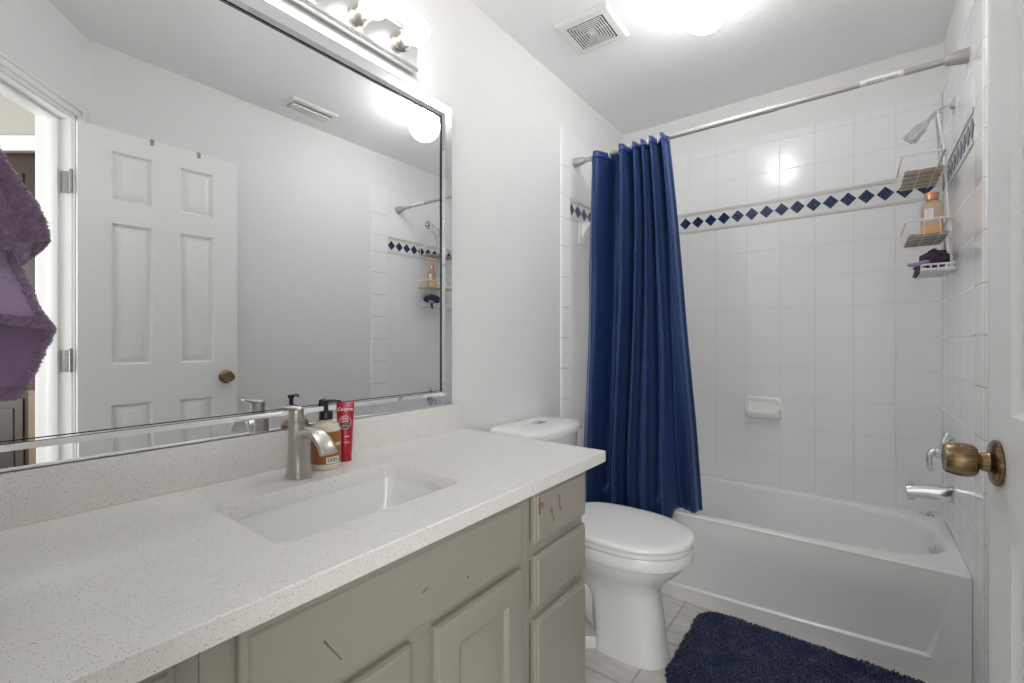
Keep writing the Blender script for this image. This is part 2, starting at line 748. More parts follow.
# the hall beyond: one wall with a dark brown folding closet door
HM = Matrix.Translation((0.461, 0.596, 0)) @ Matrix.Rotation(atan2(-0.606, 0.795), 4, 'Z')   # local x along the wall, +y away from us
p = P()
p.box((-0.1, 0, 2.05), (1.6, 0.1, H), mat=HM); p.box((-0.1, 0, 0), (0.02, 0.1, 2.05), mat=HM); p.box((0.84, 0, 0), (1.6, 0.1, 2.05), mat=HM)
p.box((-0.1, 0.11, 0), (1.6, 0.15, H), mat=HM)
struct(p, 'wall_hall', M['hallwall'], smooth=False)
p = P()
p.box((-0.06, -0.016, 2.045), (0.92, 0, 2.09), 0.004, mat=HM); p.box((-0.07, -0.024, 2.088), (0.93, 0, 2.112), 0.005, mat=HM)
p.box((-0.05, -0.016, 0), (0.022, 0, 2.05), 0.004, mat=HM); p.box((0.838, -0.016, 0), (0.91, 0, 2.05), 0.004, mat=HM)
struct(p, 'trim_4', M['trim'], 'white header trim over the dark brown closet door', 'trim')
d2 = thing('door_2', 'dark brown panelled folding closet door in the hall behind the doorway', 'door', HM @ Vector((0.43, 0.03, 0)), kind='structure')
for k in range(2):
    x0 = 0.022 + k * 0.408
    p = P()
    p.box((x0, 0.022, 0.01), (x0 + 0.406, 0.05, 2.044), 0.002, mat=HM)
    for (za, zb) in ((0.10, 0.86), (0.92, 1.48), (1.55, 1.95)):
        p.box((x0 + 0.05, 0.014, za), (x0 + 0.356, 0.024, zb), 0.006, mat=HM)
        p.box((x0 + 0.09, 0.008, za + 0.045), (x0 + 0.316, 0.02, zb - 0.045), 0.006, mat=HM)
    p.build('door_leaf', M['walnut'], d2)
p = P(); p.box((0.408, 0.012, 0.01), (0.452, 0.021, 0.90), 0.002, mat=HM); p.build('astragal', M['walnutlight'], d2)

# tiled alcove
def tiled(name, a, b, axis, label):
    """three stacked slabs of one wall's tile: low field, diamond band, high field"""
    ZB0, ZB1 = 1.757, 1.875
    out = []
    lo = [min(a[i], b[i]) for i in range(2)]; hi = [max(a[i], b[i]) for i in range(2)]
    p = P()
    p.box((lo[0], lo[1], a[2]), (hi[0], hi[1], ZB0), 0, 1, 0)
    p.box((lo[0], lo[1], ZB1), (hi[0], hi[1], TOP), 0.003, 2, 1)
    return struct(p, name, [M['tile_back_low'], M['tile_back_high']] if axis == 0 else [M['tile_side_low'], M['tile_side_high']], label, 'tiled wall', smooth=False)


YBL, YBR = 1.955, 1.885         # where the tile begins on the left and right wall
tiled('trim_5', (XL + TT, YB, 0.0), (XR, YB + TT, 0), 0, 'white glazed square tile field on the wall behind the bathtub')
tiled('trim_6', (XL, 2.037, 0.0), (XL + TT, YB, 0), 1, 'white glazed tile field on the wall behind the curtain')
tiled('trim_7', (XR, 2.022, 0.0), (XR + TT, YB, 0), 1, 'white glazed tile field on the wall carrying the shower head')
# bullnose edge columns: one rounded tile above another
zs = [0.0] + [ROW_LOW + TILE * k for k in range(-3, 8)] + [1.757, 1.875, 2.02, TOP]
for nm, x0, x1, ya, yb_, lab in (('trim_8', XL, XL + TT, YBL, 2.036, 'column of rounded white edge tiles on the wall beside the toilet'),
                                 ('trim_9', XR, XR + TT, YBR, 2.021, 'column of rounded white edge tiles beside the open door')):
    p = P()
    for za, zb in zip(zs, zs[1:]):
        if zb - za < 0.01:
            continue
        sg = 1 if x0 < 0 else -1
        xw = XL if x0 < 0 else XR + TT          # wall plane
        prof = []
        for k in range(7):
            a = pi / 2 * k / 6
            prof.append((xw + sg * TT * sin(a) , ya + 0.022 * (1 - cos(a))))
        prof += [(xw + sg * TT, yb_), (xw, yb_)]
        p.prism(prof, za + 0.0012, zb - 0.0012)
    p.box((min(xw, xw + sg * 0.005), ya + 0.004, 0.001), (max(xw, xw + sg * 0.005), yb_ - 0.001, TOP - 0.002), 0, 1, 1)
    struct(p, nm, [M['ceramic'], M['grout']], lab, 'edge tile')
# diamond bands
def band(name, fn, u0, u1, du, label):
    """fn(u, z, out) -> world point; diamonds run along u"""
    p = P()
    def slab(ua, ub, za, zb, th, mi):
        a = [fn(ua, za, 0), fn(ub, za, 0), fn(ub, zb, 0), fn(ua, zb, 0)]
        b = [fn(ua, za, th), fn(ub, za, th), fn(ub, zb, th), fn(ua, zb, th)]
        p.rings([a, b], True, (True, True), mi)
    slab(u0, u1, 1.757, 1.875, TT - 0.0005, 0)
    L = 0.1535
    u = u0
    while u < u1 - 0.01:
        e = min(u + L - 0.002, u1)
        for (za, zb) in ((1.758, 1.772), (1.860, 1.874)):
            slab(u + 0.001, e, za, zb, TT + 0.004, 1)
        u += L
    pitch = 0.0690
    k = 0
    while True:
        c = u0 + du + k * pitch
        if c > u1 + 0.01:
            break
        r = 0.0318
        pts = [(c - r, 1.816), (c, 1.816 - r * 1.04), (c + r, 1.816), (c, 1.816 + r * 1.04)]
        pts = [(min(max(q, u0), u1), z) for q, z in pts]
        a = [fn(q, z, TT - 0.002) for q, z in pts]
        b = [fn(q, z, TT + 0.0012) for q, z in pts]
        p.rings([a, b], True, (True, True), 2)
        k += 1
    return struct(p, name, [M['bandwhite'], M['bandbeige'], M['diamond']], label, 'tile band', smooth=False)


x0 = XL + TT
du_b = (-0.802 - x0) % 0.0690
band('trim_10', lambda u, z, o: Vector((u, YB + TT - o, z)), x0, XR, du_b, 'row of navy diamond tiles across the wall behind the bathtub')
band('trim_11', lambda u, z, o: Vector((XL + o, u, z)), 2.037, YB, 0.012, 'short row of navy diamond tiles showing beside the blue curtain')
band('trim_12', lambda u, z, o: Vector((XR + TT - o, u, z)), 2.022, YB, 0.03, 'row of navy diamond tiles behind the hanging shower caddy')
# baseboards
p = P(); p.box((XL, 1.16, 0), (XL + 0.012, YBL, 0.085), 0.003); struct(p, 'baseboard_left', M['trim'])
p = P(); p.box((XR + TT - 0.012, 0.50, 0), (XR + TT, YBR, 0.085), 0.003); struct(p, 'baseboard_right', M['trim'])

# ------------------------------------------------------------------ bathroom door (open against the right wall)
D0 = Vector((0.176, 0.402, 0)); DL = 0.592
dvec = Vector((0.158 - 0.176, 0.988 - 0.402, 0)).normalized()
# local: x along the door from the hinge, y = outward toward the room, z up
BM = Matrix.Translation(D0) @ Matrix(((dvec.x, -dvec.y, 0, 0), (dvec.y, dvec.x, 0, 0), (0, 0, 1, 0), (0, 0, 0, 1)))
door = thing('door_1', 'white six-panel bathroom door standing open along the right wall', 'door', D0, kind='structure')
pc = [(0.105, 0.245), (0.350, 0.485)]
pr = [(0.22, 0.865), (1.035, 1.640), (1.738, 1.947)]


def door_face(p, y, sg):
    xs = [0, pc[0][0], pc[0][1], pc[1][0], pc[1][1], DL]
    zz = [0.012] + [z for r in pr for z in r] + [2.036]
    for i in range(len(xs) - 1):
        for j in range(len(zz) - 1):
            xa, xb, za, zb = xs[i], xs[i + 1], zz[j], zz[j + 1]
            def q(i0, d):
                return [BM @ Vector(v) for v in ((xa + i0, y - sg * d, za + i0), (xb - i0, y - sg * d, za + i0), (xb - i0, y - sg * d, zb - i0), (xa + i0, y - sg * d, zb - i0))]
            if i in (1, 3) and j in (1, 3, 5):
                rs = [q(0, 0), q(0.003, 0.007), q(0.008, 0.0140), q(0.011, 0.0148), q(0.036, 0.0020), q(0.038, 0.0015)]
                p.rings(rs, True, (False, True))
            else:
                p.face(p.verts(q(0, 0)))


p = P()
door_face(p, 0.0, 1)
door_face(p, -0.034, -1)
def sidef(c):
    p.face(p.verts([BM @ Vector(v) for v in c]))
sidef(((0, 0, 0.012), (0, -0.034, 0.012), (0, -0.034, 2.036), (0, 0, 2.036)))
sidef(((DL, 0, 0.012), (DL, -0.034, 0.012), (DL, -0.034, 2.036), (DL, 0, 2.036)))
sidef(((0, 0, 2.036), (DL, 0, 2.036), (DL, -0.034, 2.036), (0, -0.034, 2.036)))
sidef(((0, 0, 0.012), (DL, 0, 0.012), (DL, -0.034, 0.012), (0, -0.034, 0.012)))
bmesh.ops.remove_doubles(p.bm, verts=list(p.bm.verts), dist=1e-5)
p.build('door_slab', M['door'], door, angle=25)
kx, kz = 0.541, 0.960
nrm = (BM.to_3x3() @ Vector((0, 1, 0))).normalized()
kb = BM @ Vector((kx, 0.0, kz))
knob = P()
knob.lathe(kb, [(0.0315, 0), (0.033, 0.0015), (0.033, 0.0045), (0.029, 0.008), (0.018, 0.0095), (0.0150, 0.011), (0.0135, 0.014), (0.0130, 0.018), (0.0115, 0.0205),
                (0.0135, 0.022), (0.0205, 0.0235), (0.0232, 0.027), (0.0246, 0.035), (0.0240, 0.046), (0.0212, 0.0565), (0.0200, 0.058), (0.017, 0.0572), (0.0, 0.0568)], nrm, 40)
ko = knob.build('door_knob', M['brass'], door, label='antique brass door knob')
for hz in (0.25, 1.055, 1.785):
    p = P()
    hb = HIN + Vector((0, 0, 0))
    p.cyl((0.194, 0.386, hz - 0.045), (0.194, 0.386, hz + 0.045), 0.0065, 14)
    p.lathe((0.194, 0.386, hz + 0.045), [(0.0065, 0), (0.008, 0.002), (0.004, 0.006), (0.0, 0.007)], (0, 0, 1), 14)
    for q in (-0.018, 0.0, 0.018):
        p.cyl((0.194, 0.386, hz + q - 0.0006), (0.194, 0.386, hz + q + 0.0006), 0.0069, 14)
    p.box((-0.0005, 0.002, hz - 0.045), (0.0018, 0.036, hz + 0.045), 0.0008, mat=DM)
    for q in (-0.03, 0.0, 0.03):
        v = DM @ Vector((0.0015, 0.02 + (0.006 if q == 0 else 0), hz + q))
        p.cyl(v, v + (DM.to_3x3() @ Vector((0.0015, 0, 0))), 0.0035, 10)
    p.build('hinge', M['darknickel'], door, label='nickel door hinge')
for yy, lab in ((0.244, 'small metal hook clipped over the door top nearer the hinges'), (0.424, 'small metal hook clipped over the door top nearer the free edge')):
    p = P()
    p.box((yy - 0.007, 0.0008, 2.012), (yy + 0.007, 0.0022, 2.0395), 0.0005, mat=BM)
    p.box((yy - 0.007, -0.036, 2.0375), (yy + 0.007, 0.0022, 2.0395), 0.0005, mat=BM)
    p.box((yy - 0.007, -0.0365, 2.0), (yy + 0.007, -0.035, 2.0395), 0.0005, mat=BM)
    v = BM @ Vector((yy, 0.002, 2.022))
    p.cyl(v, v + nrm * 0.003, 0.003, 10)
    o = p.build('over_door_hook', M['darknickel'], base=BM @ Vector((yy, 0, 2.03)))
    tag(o, lab, 'hook', 'hooks over the door top')

# ------------------------------------------------------------------ vanity
XF = -0.615          # faces of drawers and doors
XFF = -0.634         # face frame
XB = XL + 0.002


def panel_front(p, y0, y1, z0, z1, xb, xf, edge=0.010):
    """a slab front with a stepped moulded edge facing +x"""
    def q(i, x):
        return [(x, y0 + i, z0 + i), (x, y1 - i, z0 + i), (x, y1 - i, z1 - i), (x, y0 + i, z1 - i)]
    t = xf - xb
    rs = [q(0, xb), q(0, xb + t * 0.55), q(0.002, xb + t * 0.68), q(edge * 0.8, xb + t * 0.78), q(edge, xf - 0.0008), q(edge + 0.0012, xf)]
    p.rings(rs, True, (True, True))


def raised_door(p, y0, y1, z0, z1, xb, xf):
    def q(i, x):
        return [(x, y0 + i, z0 + i), (x, y1 - i, z0 + i), (x, y1 - i, z1 - i), (x, y0 + i, z1 - i)]
    t = xf - xb
    rs = [q(0, xb), q(0, xb + t * 0.5), q(0.004, xf - 0.002), q(0.009, xf), q(0.058, xf), q(0.061, xf - 0.002), q(0.066, xf - 0.009), q(0.072, xf - 0.010), q(0.076, xf - 0.0095), q(0.096, xf - 0.0015), q(0.098, xf - 0.001)]
    p.rings(rs, True, (True, True))


def cabinet(name, y0, y1, label):
    t = thing(name, label, 'cabinet', ((XB + XFF) / 2, (y0 + y1) / 2, 0))
    p = P()
    p.box((XB, y0, 0.095), (XFF - 0.018, y0 + 0.016, 0.777), 0.0005); p.box((XB, y1 - 0.016, 0.095), (XFF - 0.018, y1, 0.777), 0.0005)
    p.box((XB, y0 + 0.016, 0.095), (XFF - 0.018, y1 - 0.016, 0.111)); p.box((XB, y0 + 0.016, 0.111), (XB + 0.006, y1 - 0.016, 0.777))
    p.build('carcass', M['cab'], t, smooth=False)
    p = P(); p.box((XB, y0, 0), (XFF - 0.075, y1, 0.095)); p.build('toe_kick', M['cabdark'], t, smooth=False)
    return t


def face_frame(t, y0, y1, rails, sl, sr):
    p = P()
    a, b = XFF - 0.018, XFF
    p.box((a, y0, 0.095), (b, y0 + sl, 0.777), 0.001); p.box((a, y1 - sr, 0.095), (b, y1, 0.777), 0.001)
    for za, zb in rails:
        p.box((a, y0 + sl, za), (b, y1 - sr, zb), 0.001)
    p.build('face_frame', M['cab'], t)


# right drawer bank
c1 = cabinet('drawer_cabinet', 0.8675, 1.162, 'taupe drawer cabinet at the toilet end of the vanity')
face_frame(c1, 0.8675, 1.162, ((0.095, 0.135), (0.452, 0.495), (0.605, 0.65), (0.757, 0.777)), 0.035, 0.03)
for (za, zb, m, lab) in ((0.642, 0.771, 'cabchip', 'top drawer front with chipped paint'), (0.487, 0.617, 'cab', None), (0.118, 0.462, 'cab', None)):
    p = P(); panel_front(p, 0.905, 1.158, za, zb, XFF, XF)
    o = p.build('drawer_front', M['cab'], c1, angle=30)
    if lab:
        o['label'] = lab
        # chipped paint marks: thin irregular flakes of bare wood at the handle holes
        chipm = simple('bare_wood_chip', (136, 112, 96), 0.7)
        def flake(path, wd, mm_):
            q = P()
            pl, prr = [], []
            for k, (y_, z_) in enumerate(path):
                h = wd * (0.45 + 0.75 * abs(sin(k * 2.3 + y_ * 90))) / 2
                pl.append((XF + 0.0004, y_ - h, z_)); prr.append((XF + 0.0004, y_ + h, z_ + 0.0006))
            q.rings([[a_, b_, (b_[0] - 0.001, b_[1], b_[2]), (a_[0] - 0.001, a_[1], a_[2])] for a_, b_ in zip(pl, prr)])
            q.build('paint_chip', mm_, o, smooth=False)
        flake([(0.970, 0.718), (0.967, 0.712), (0.974, 0.706), (0.972, 0.699), (0.979, 0.692), (0.982, 0.684), (0.978, 0.680)], 0.007, chipm)
        flake([(1.004, 0.741), (1.010, 0.734), (1.006, 0.727), (1.011, 0.720), (1.007, 0.712), (1.014, 0.704), (1.011, 0.698)], 0.007, chipm)
        rustm = simple('rusty_edge_chip', (124, 96, 78), 0.7)
        flake([(0.9165, 0.757), (0.9175, 0.748), (0.9160, 0.739), (0.9180, 0.730), (0.9165, 0.722), (0.9170, 0.715)], 0.007, rustm)
        flake([(0.924, 0.742), (0.930, 0.737), (0.927, 0.731), (0.933, 0.726)], 0.008, rustm)
# sink base
c2 = cabinet('sink_cabinet', 0.2085, 0.867, 'taupe sink cabinet with two raised-panel doors below the basin')
face_frame(c2, 0.2085, 0.867, ((0.095, 0.135), (0.595, 0.635), (0.757, 0.777)), 0.05, 0.03)
p = P(); p.box((XFF - 0.018, 0.49, 0.135), (XFF, 0.595, 0.595), 0.001); p.build('centre_stile', M['cab'], c2)
p = P(); panel_front(p, 0.248, 0.853, 0.622, 0.770, XFF, XF, 0.012); p.build('false_front', M['cab'], c2, angle=30)
scuffm = simple('grey_scuff', (96, 90, 80), 0.8)
for (ya, za, yb_, zb, th) in ((0.358, 0.702, 0.366, 0.690, 0.0030), (0.366, 0.690, 0.386, 0.660, 0.0016), (0.545, 0.690, 0.557, 0.6935, 0.0024), (0.660, 0.672, 0.664, 0.668, 0.0030)):
    q = P(); q.rings([[(x_, ya, za - th / 2), (x_, yb_, zb - th / 2), (x_, yb_ + 0.001, zb + th / 2), (x_, ya + 0.001, za + th / 2)] for x_ in (XF - 0.0006, XF + 0.0004)])
    q.build('scuff_mark', scuffm, c2, smooth=False)
for (a, b) in ((0.248, 0.524), (0.581, 0.854)):
    p = P(); raised_door(p, a, b, 0.12, 0.608, XFF, XF); p.build('cabinet_door', M['cab'], c2, angle=25)
# left drawer bank
c3 = cabinet('drawer_cabinet', LWALL + 0.003, 0.208, 'taupe drawer cabinet nearest the camera at the left end of the vanity')
face_frame(c3, LWALL + 0.003, 0.208, ((0.095, 0.135), (0.452, 0.495), (0.605, 0.65), (0.757, 0.777)), 0.03, 0.035)
for (za, zb) in ((0.642, 0.771), (0.487, 0.617), (0.118, 0.462)):
    p = P(); panel_front(p, LWALL + 0.02, 0.181, za, zb, XFF, XF); p.build('drawer_front', M['cab'], c3, angle=30)

# countertop with a rounded rectangular cut-out
CT0, CT1 = 0.778, ZC
ctop = thing('countertop', 'white speckled quartz countertop with an undermount sink cut-out', 'countertop', (-0.89, 0.57, CT0))
X0c, X1c, Y0c, Y1c = XL + 0.001, -0.5986, LWALL + 0.001, 1.2428
HX, HY = (-0.999, -0.727), (0.350, 0.767)
hole = rrect((HX[0] + HX[1]) / 2, (HY[0] + HY[1]) / 2, (HX[1] - HX[0]) / 2, (HY[1] - HY[0]) / 2, 0.028, 8)
cx, cy = (HX[0] + HX[1]) / 2, (HY[0] + HY[1]) / 2
outer = []
for i, (x, y) in enumerate(hole):
    q, k = divmod(i, 9)               # corner arc and step along it
    sx, sy = ((1, 1), (-1, 1), (-1, -1), (1, -1))[q]
    ex, ey = (X1c if sx > 0 else X0c), (Y1c if sy > 0 else Y0c)
    first_x = q in (0, 2)             # the arc starts on the side facing x
    if k == 4:
        outer.append((ex, ey))
    elif (k < 4) == first_x:
        t = k / 4 if k < 4 else (8 - k) / 4
        outer.append((ex, y + (ey - y) * t))
    else:
        t = k / 4 if k < 4 else (8 - k) / 4
        outer.append((x + (ex - x) * t, ey))
p = P()
e = 0.002
def ins(o, d):
    return (min(max(o[0], X0c + d), X1c - d), min(max(o[1], Y0c + d), Y1c - d))
ho = [(cx + (h[0] - cx) * 1.006, cy + (h[1] - cy) * 1.005) for h in hole]
p.rings([[(h[0], h[1], CT0) for h in hole], [(h[0], h[1], CT1 - e) for h in hole], [(h[0], h[1], CT1) for h in ho],
         [(*ins(o, e), CT1) for o in outer], [(*o, CT1 - e) for o in outer], [(*o, CT0 + e) for o in outer], [(*ins(o, e), CT0) for o in outer],
         [(h[0], h[1], CT0) for h in hole]], True, (False, False))
bmesh.ops.remove_doubles(p.bm, verts=list(p.bm.verts), dist=1e-6)
p.build('slab', M['quartz'], ctop, angle=30)
p = P(); p.box((XL + 0.001, Y0c, ZC + 0.0003), (XL + 0.021, 1.239, 0.9085), 0.0015); o = p.build('backsplash', M['quartz'], base=(XL + 0.011, 0.57, ZC)); tag(o, 'white speckled quartz backsplash strip below the mirror', 'backsplash')

# undermount basin
sink = thing('sink', 'white rectangular undermount basin set below the quartz countertop', 'sink', (cx, cy, 0.64))
p = P()
def rr(g, z, r, sx=0.0):
    return [(x, y, z) for x, y in rrect(cx, cy, (HX[1] - HX[0]) / 2 + g, (HY[1] - HY[0]) / 2 + g, r, 8)]
prof = [(0.022, CT0 - 0.0005, 0.04), (0.004, CT0 - 0.0005, 0.03), (0.002, 0.772, 0.03), (-0.002, 0.74, 0.035), (-0.010, 0.69, 0.045), (-0.024, 0.655, 0.06), (-0.05, 0.640, 0.06), (-0.085, 0.635, 0.04), (-0.11, 0.633, 0.018)]
out = [(0.022, CT0 - 0.013, 0.04), (0.010, CT0 - 0.014, 0.035), (0.006, 0.70, 0.05), (-0.01, 0.645, 0.06), (-0.05, 0.625, 0.06), (-0.11, 0.62, 0.018)]
p.rings([rr(g, z, r) for g, z, r in reversed(out)] + [rr(g, z, r) for g, z, r in prof], True, (True, True))
p.build('basin', M['basin'], sink, angle=60)
p = P(); p.lathe((cx, cy, 0.632), [(0.023, 0), (0.023, 0.003), (0.019, 0.004), (0.017, 0.0025), (0.0, 0.003)], (0, 0, 1), 28); p.build('drain', M['nickel'], sink)

# ------------------------------------------------------------------ faucet
fx, fy = -1.076, 0.556
fau = thing('faucet', 'brushed nickel single-handle faucet behind the sink', 'faucet', (fx, fy, ZC))
p = P()
p.lathe((fx, fy, ZC), [(0.0235, 0), (0.0232, 0.002), (0.0215, 0.012), (0.0193, 0.035), (0.0178, 0.07), (0.0172, 0.118), (0.0172, 0.131)], (0, 0, 1), 36)
p.build('body', M['nickel'], fau)
p = P()
path = [(-1.050, ZC + 0.0005), (-1.0505, 0.832), (-1.0515, 0.858), (-1.0490, 0.884), (-1.0420, 0.905), (-1.0270, 0.9195), (-1.0060, 0.9255), (-0.9830, 0.9235), (-0.9610, 0.9140), (-0.9430, 0.9000), (-0.9340, 0.8860)]
fine = []
for i in range(len(path) - 1):
    for k in range(4):
        t = k / 4
        a = path[max(i - 1, 0)]; b = path[i]; c = path[i + 1]; d = path[min(i + 2, len(path) - 1)]
        fine.append(tuple(0.5 * ((2 * b[j]) + (-a[j] + c[j]) * t + (2 * a[j] - 5 * b[j] + 4 * c[j] - d[j]) * t * t + (-a[j] + 3 * b[j] - 3 * c[j] + d[j]) * t ** 3) for j in range(2)))
fine.append(path[-1])
N = len(fine)
wid = [0.041 - 0.004 * sm(0, 0.25, i / N) + 0.005 * sm(0.5, 1, i / N) for i in range(N)]
thk = [0.028 - 0.008 * sm(0, 0.3, i / N) - 0.004 * sm(0.5, 1, i / N) for i in range(N)]
p.sweep([(x, fy, z) for x, z in fine], wid, thk, (0, 1, 0), 24, 3.0)
p.build('spout', M['nickel'], fau, angle=50)
p = P()
p.lathe((fx, fy, ZC + 0.1318), [(0.0170, 0), (0.0172, 0.001), (0.0172, 0.026), (0.0164, 0.031), (0.012, 0.0345), (0.0, 0.036)], (0, 0, 1), 36)
hp = [(fx, fy + 0.010, 0.970), (fx, fy - 0.005, 0.9735), (fx, fy - 0.016, 0.9770), (fx, fy - 0.024, 0.9790), (fx, fy - 0.031, 0.981), (fx, fy - 0.037, 0.9825)]
p.sweep(hp, [0.030, 0.032, 0.029, 0.026, 0.0235, 0.021], [0.012, 0.015, 0.012, 0.0075, 0.005, 0.004], (1, 0, 0), 20, 2.8)
p.build('handle', M['nickel'], fau, angle=50)

# ------------------------------------------------------------------ soap pump bottle
bx, by = -1.088, 0.640
soap = thing('soap_bottle', 'clear pump bottle with caramel label and black pump beside the faucet', 'bottle', (bx, by, ZC))
p = P()
p.lathe((bx, by, ZC), [(0.031, 0), (0.0345, 0.002), (0.0355, 0.008), (0.0355, 0.095), (0.034, 0.105), (0.028, 0.114), (0.018, 0.119), (0.0135, 0.121), (0.0135, 0.126)], (0, 0, 1), 40)
p.build('bottle_body', M['soapbody'], soap)
def band_lathe(p, r, z0, z1, a0, a1, base, n=32, th=0.0004):
    rs = []
    for (rr_, z) in ((r, z0), (r + th, z0), (r + th, z1), (r, z1), (r, z0)):
        rs.append([Vector(base) + Vector((cos(a0 + (a1 - a0) * i / n) * rr_, sin(a0 + (a1 - a0) * i / n) * rr_, z)) for i in range(n + 1)])
    p.rings(rs, False, (False, False))
acam = atan2(-by, -bx)          # direction from the bottle to the camera
p = P(); band_lathe(p, 0.0356, 0.016, 0.060, acam - 2.3, acam + 2.3, (bx, by, ZC)); band_lathe(p, 0.0356, 0.060, 0.095, acam - 2.3, acam - 0.55, (bx, by, ZC)); band_lathe(p, 0.0356, 0.068, 0.096, acam + 0.05, acam + 2.3, (bx, by, ZC))
p.build('label', M['brownlabel'], soap, recalc=True)
p = P(); band_lathe(p, 0.0361, 0.018, 0.034, acam + 0.02, acam + 0.95, (bx, by, ZC), 14); st = p.build('sticker', M['white'], soap)
p = P()
for k in range(11):
    a = acam + 0.12 + k * 0.068
    band_lathe(p, 0.0366, 0.021, 0.0315, a, a + (0.02 if k % 3 else 0.04), (bx, by, ZC), 2, 0.0002)
p.build('barcode', M['black'], st)
p = P()
p.lathe((bx, by, ZC + 0.124), [(0.0155, 0), (0.0165, 0.001), (0.0165, 0.018), (0.0145, 0.021), (0.008, 0.022), (0.006, 0.023), (0.0055, 0.040), (0.0085, 0.0415), (0.009, 0.047), (0.007, 0.050), (0.0, 0.0505)], (0, 0, 1), 28)
nz = Vector((0.50, 0.72, 0)).normalized()
n0 = Vector((bx, by, ZC + 0.1705))
p.sweep([n0 - nz * 0.008, n0 + nz * 0.01, n0 + nz * 0.024, n0 + nz * 0.034 + Vector((0, 0, -0.0015)), n0 + nz * 0.038 + Vector((0, 0, -0.006))], [0.011, 0.010, 0.008, 0.007, 0.006], [0.008, 0.008, 0.0065, 0.0055, 0.005], (-nz.y, nz.x, 0), 14, 2.4)
p.build('pump', M['black'], soap)

# ------------------------------------------------------------------ toothpaste tube standing on its cap
tx, ty = -1.112, 0.710
tube = thing('toothpaste_tube', 'red toothpaste tube standing on its cap against the backsplash', 'tube', (tx, ty, ZC))
tdir = Vector((0.80, -0.60, 0)).normalized()       # the printed side looks this way
tsd = Vector((-tdir.y, tdir.x, 0))                 # to the right seen from the front
p = P()
cp = []
for k in range(36):
    a = 2 * pi * k / 36
    cp.append((cos(a), sin(a), 1.0 if k % 2 else 0.97))
def ering(w_, d_, z, lean=0.0, rib=False):
    return [Vector((tx, ty, ZC + z)) + tsd * (w_ * c) + tdir * (d_ * s_ - lean) for c, s_, q in [(x * (r if rib else 1), y * (r if rib else 1), 0) for x, y, r in cp]]
p.rings([ering(0.0165, 0.0165, 0, 0, True), ering(0.0172, 0.0172, 0.002, 0, True), ering(0.0165, 0.0165, 0.019, 0, True), ering(0.015, 0.015, 0.0205, 0, True)])
p.build('cap', M['redcap'], tube, angle=20)
p = P()
secs = [(0.0165, 0.0160, 0.0208), (0.0176, 0.0168, 0.026), (0.0186, 0.0162, 0.05), (0.0198, 0.0145, 0.08), (0.0212, 0.0105, 0.11), (0.0224, 0.0058, 0.135), (0.0230, 0.0020, 0.146), (0.0230, 0.0012, 0.157)]
p.rings([ering(a, b, z, 0.008 * (z - 0.02) / 0.13) for a, b, z in secs])
tb = p.build('tube_body', M['red'], tube, angle=60)
def tmat(z, s_=0.0):
    # half depth and lean of the tube at height z
    for (a, b, z0), (a2, b2, z1) in zip(secs, secs[1:]):
        if z0 <= z <= z1:
            k = (z - z0) / (z1 - z0); d_ = b + (b2 - b) * k; sl = -(b2 - b) / (z1 - z0) + 0.008 / 0.13
            break
    up = (Vector((0, 0, 1)) - tdir * sl).normalized()
    n_ = tsd.cross(up).normalized()
    o = Vector((tx, ty, ZC + z)) + tdir * (d_ - 0.008 * (z - 0.02) / 0.13 + 0.0005) + tsd * s_
    return Matrix(((tsd.x, up.x, n_.x, o.x), (tsd.y, up.y, n_.y, o.y), (tsd.z, up.z, n_.z, o.z), (0, 0, 0, 1)))
text_mesh('lettering', 'Colgate', 0.0125, M['white'], tb, tmat(0.139), 0.0007)
text_mesh('lettering', 'OPTIC', 0.0062, M['white'], tb, tmat(0.1135), 0.0009)
text_mesh('lettering', 'WHITE', 0.0062, M['white'], tb, tmat(0.1065), 0.0009)
text_mesh('lettering', 'ADVANCED', 0.0030, M['white'], tb, tmat(0.0955), 0.0016)
for (zz, ll, hh) in ((0.0675, 0.0055, 0.0012), (0.053, 0.0075, 0.0004), (0.0505, 0.006, 0.0004)):
    m4 = tmat(zz, 0.005)
    q = P(); q.rings([[m4 @ Vector((a, b, d)) for a, b in ((-ll, -hh), (ll, -hh), (ll, hh), (-ll, hh))] for d in (-0.0004, 0.0003)])
    q.build('print_line', M['white'], tb, smooth=False)
p = P()
mm = tmat(0.104)
p.tube([mm @ Vector((cos(a) * 0.0155, sin(a) * 0.0175, 0.0005)) for a in [2 * pi * k / 40 for k in range(40)]], 0.0006, 6, 0, True)
p.build('ring_emblem', M['white'], tb)
p = P()
pts = [mm @ Vector((cos(a) * 0.0146, sin(a) * 0.0166 , 0.0006)) for a in [pi + 0.22 + (pi - 0.44) * k / 20 for k in range(21)]]
pts2 = [v + tdir * 0.0006 for v in pts]
p.rings([pts, pts2]); p.build('black_emblem', M['black'], tb)

# ------------------------------------------------------------------ mirror with mirrored strip border
MY0, MY1, MZ0, MZ1 = LWALL + 0.02, 1.1755, 0.911, 1.976
mir = thing('mirror', 'large wall mirror with a silvered glass border above the sink', 'mirror', (XL, 0.55, MZ0))
p = P(); p.box((XL + 0.001, MY0 + 0.002, MZ0 + 0.002), (XL + 0.0098, MY1 - 0.002, MZ1 - 0.002), 0.0); p.build('mirror_glass', M['mirror'], mir, smooth=False)
BW = 0.046
p = P(); q = P()
xa = XL + 0.0098
def ringrect(d, x):
    return [(x, MY0 + d, MZ0 + d), (x, MY1 - d, MZ0 + d), (x, MY1 - d, MZ1 - d), (x, MY0 + d, MZ1 - d)]
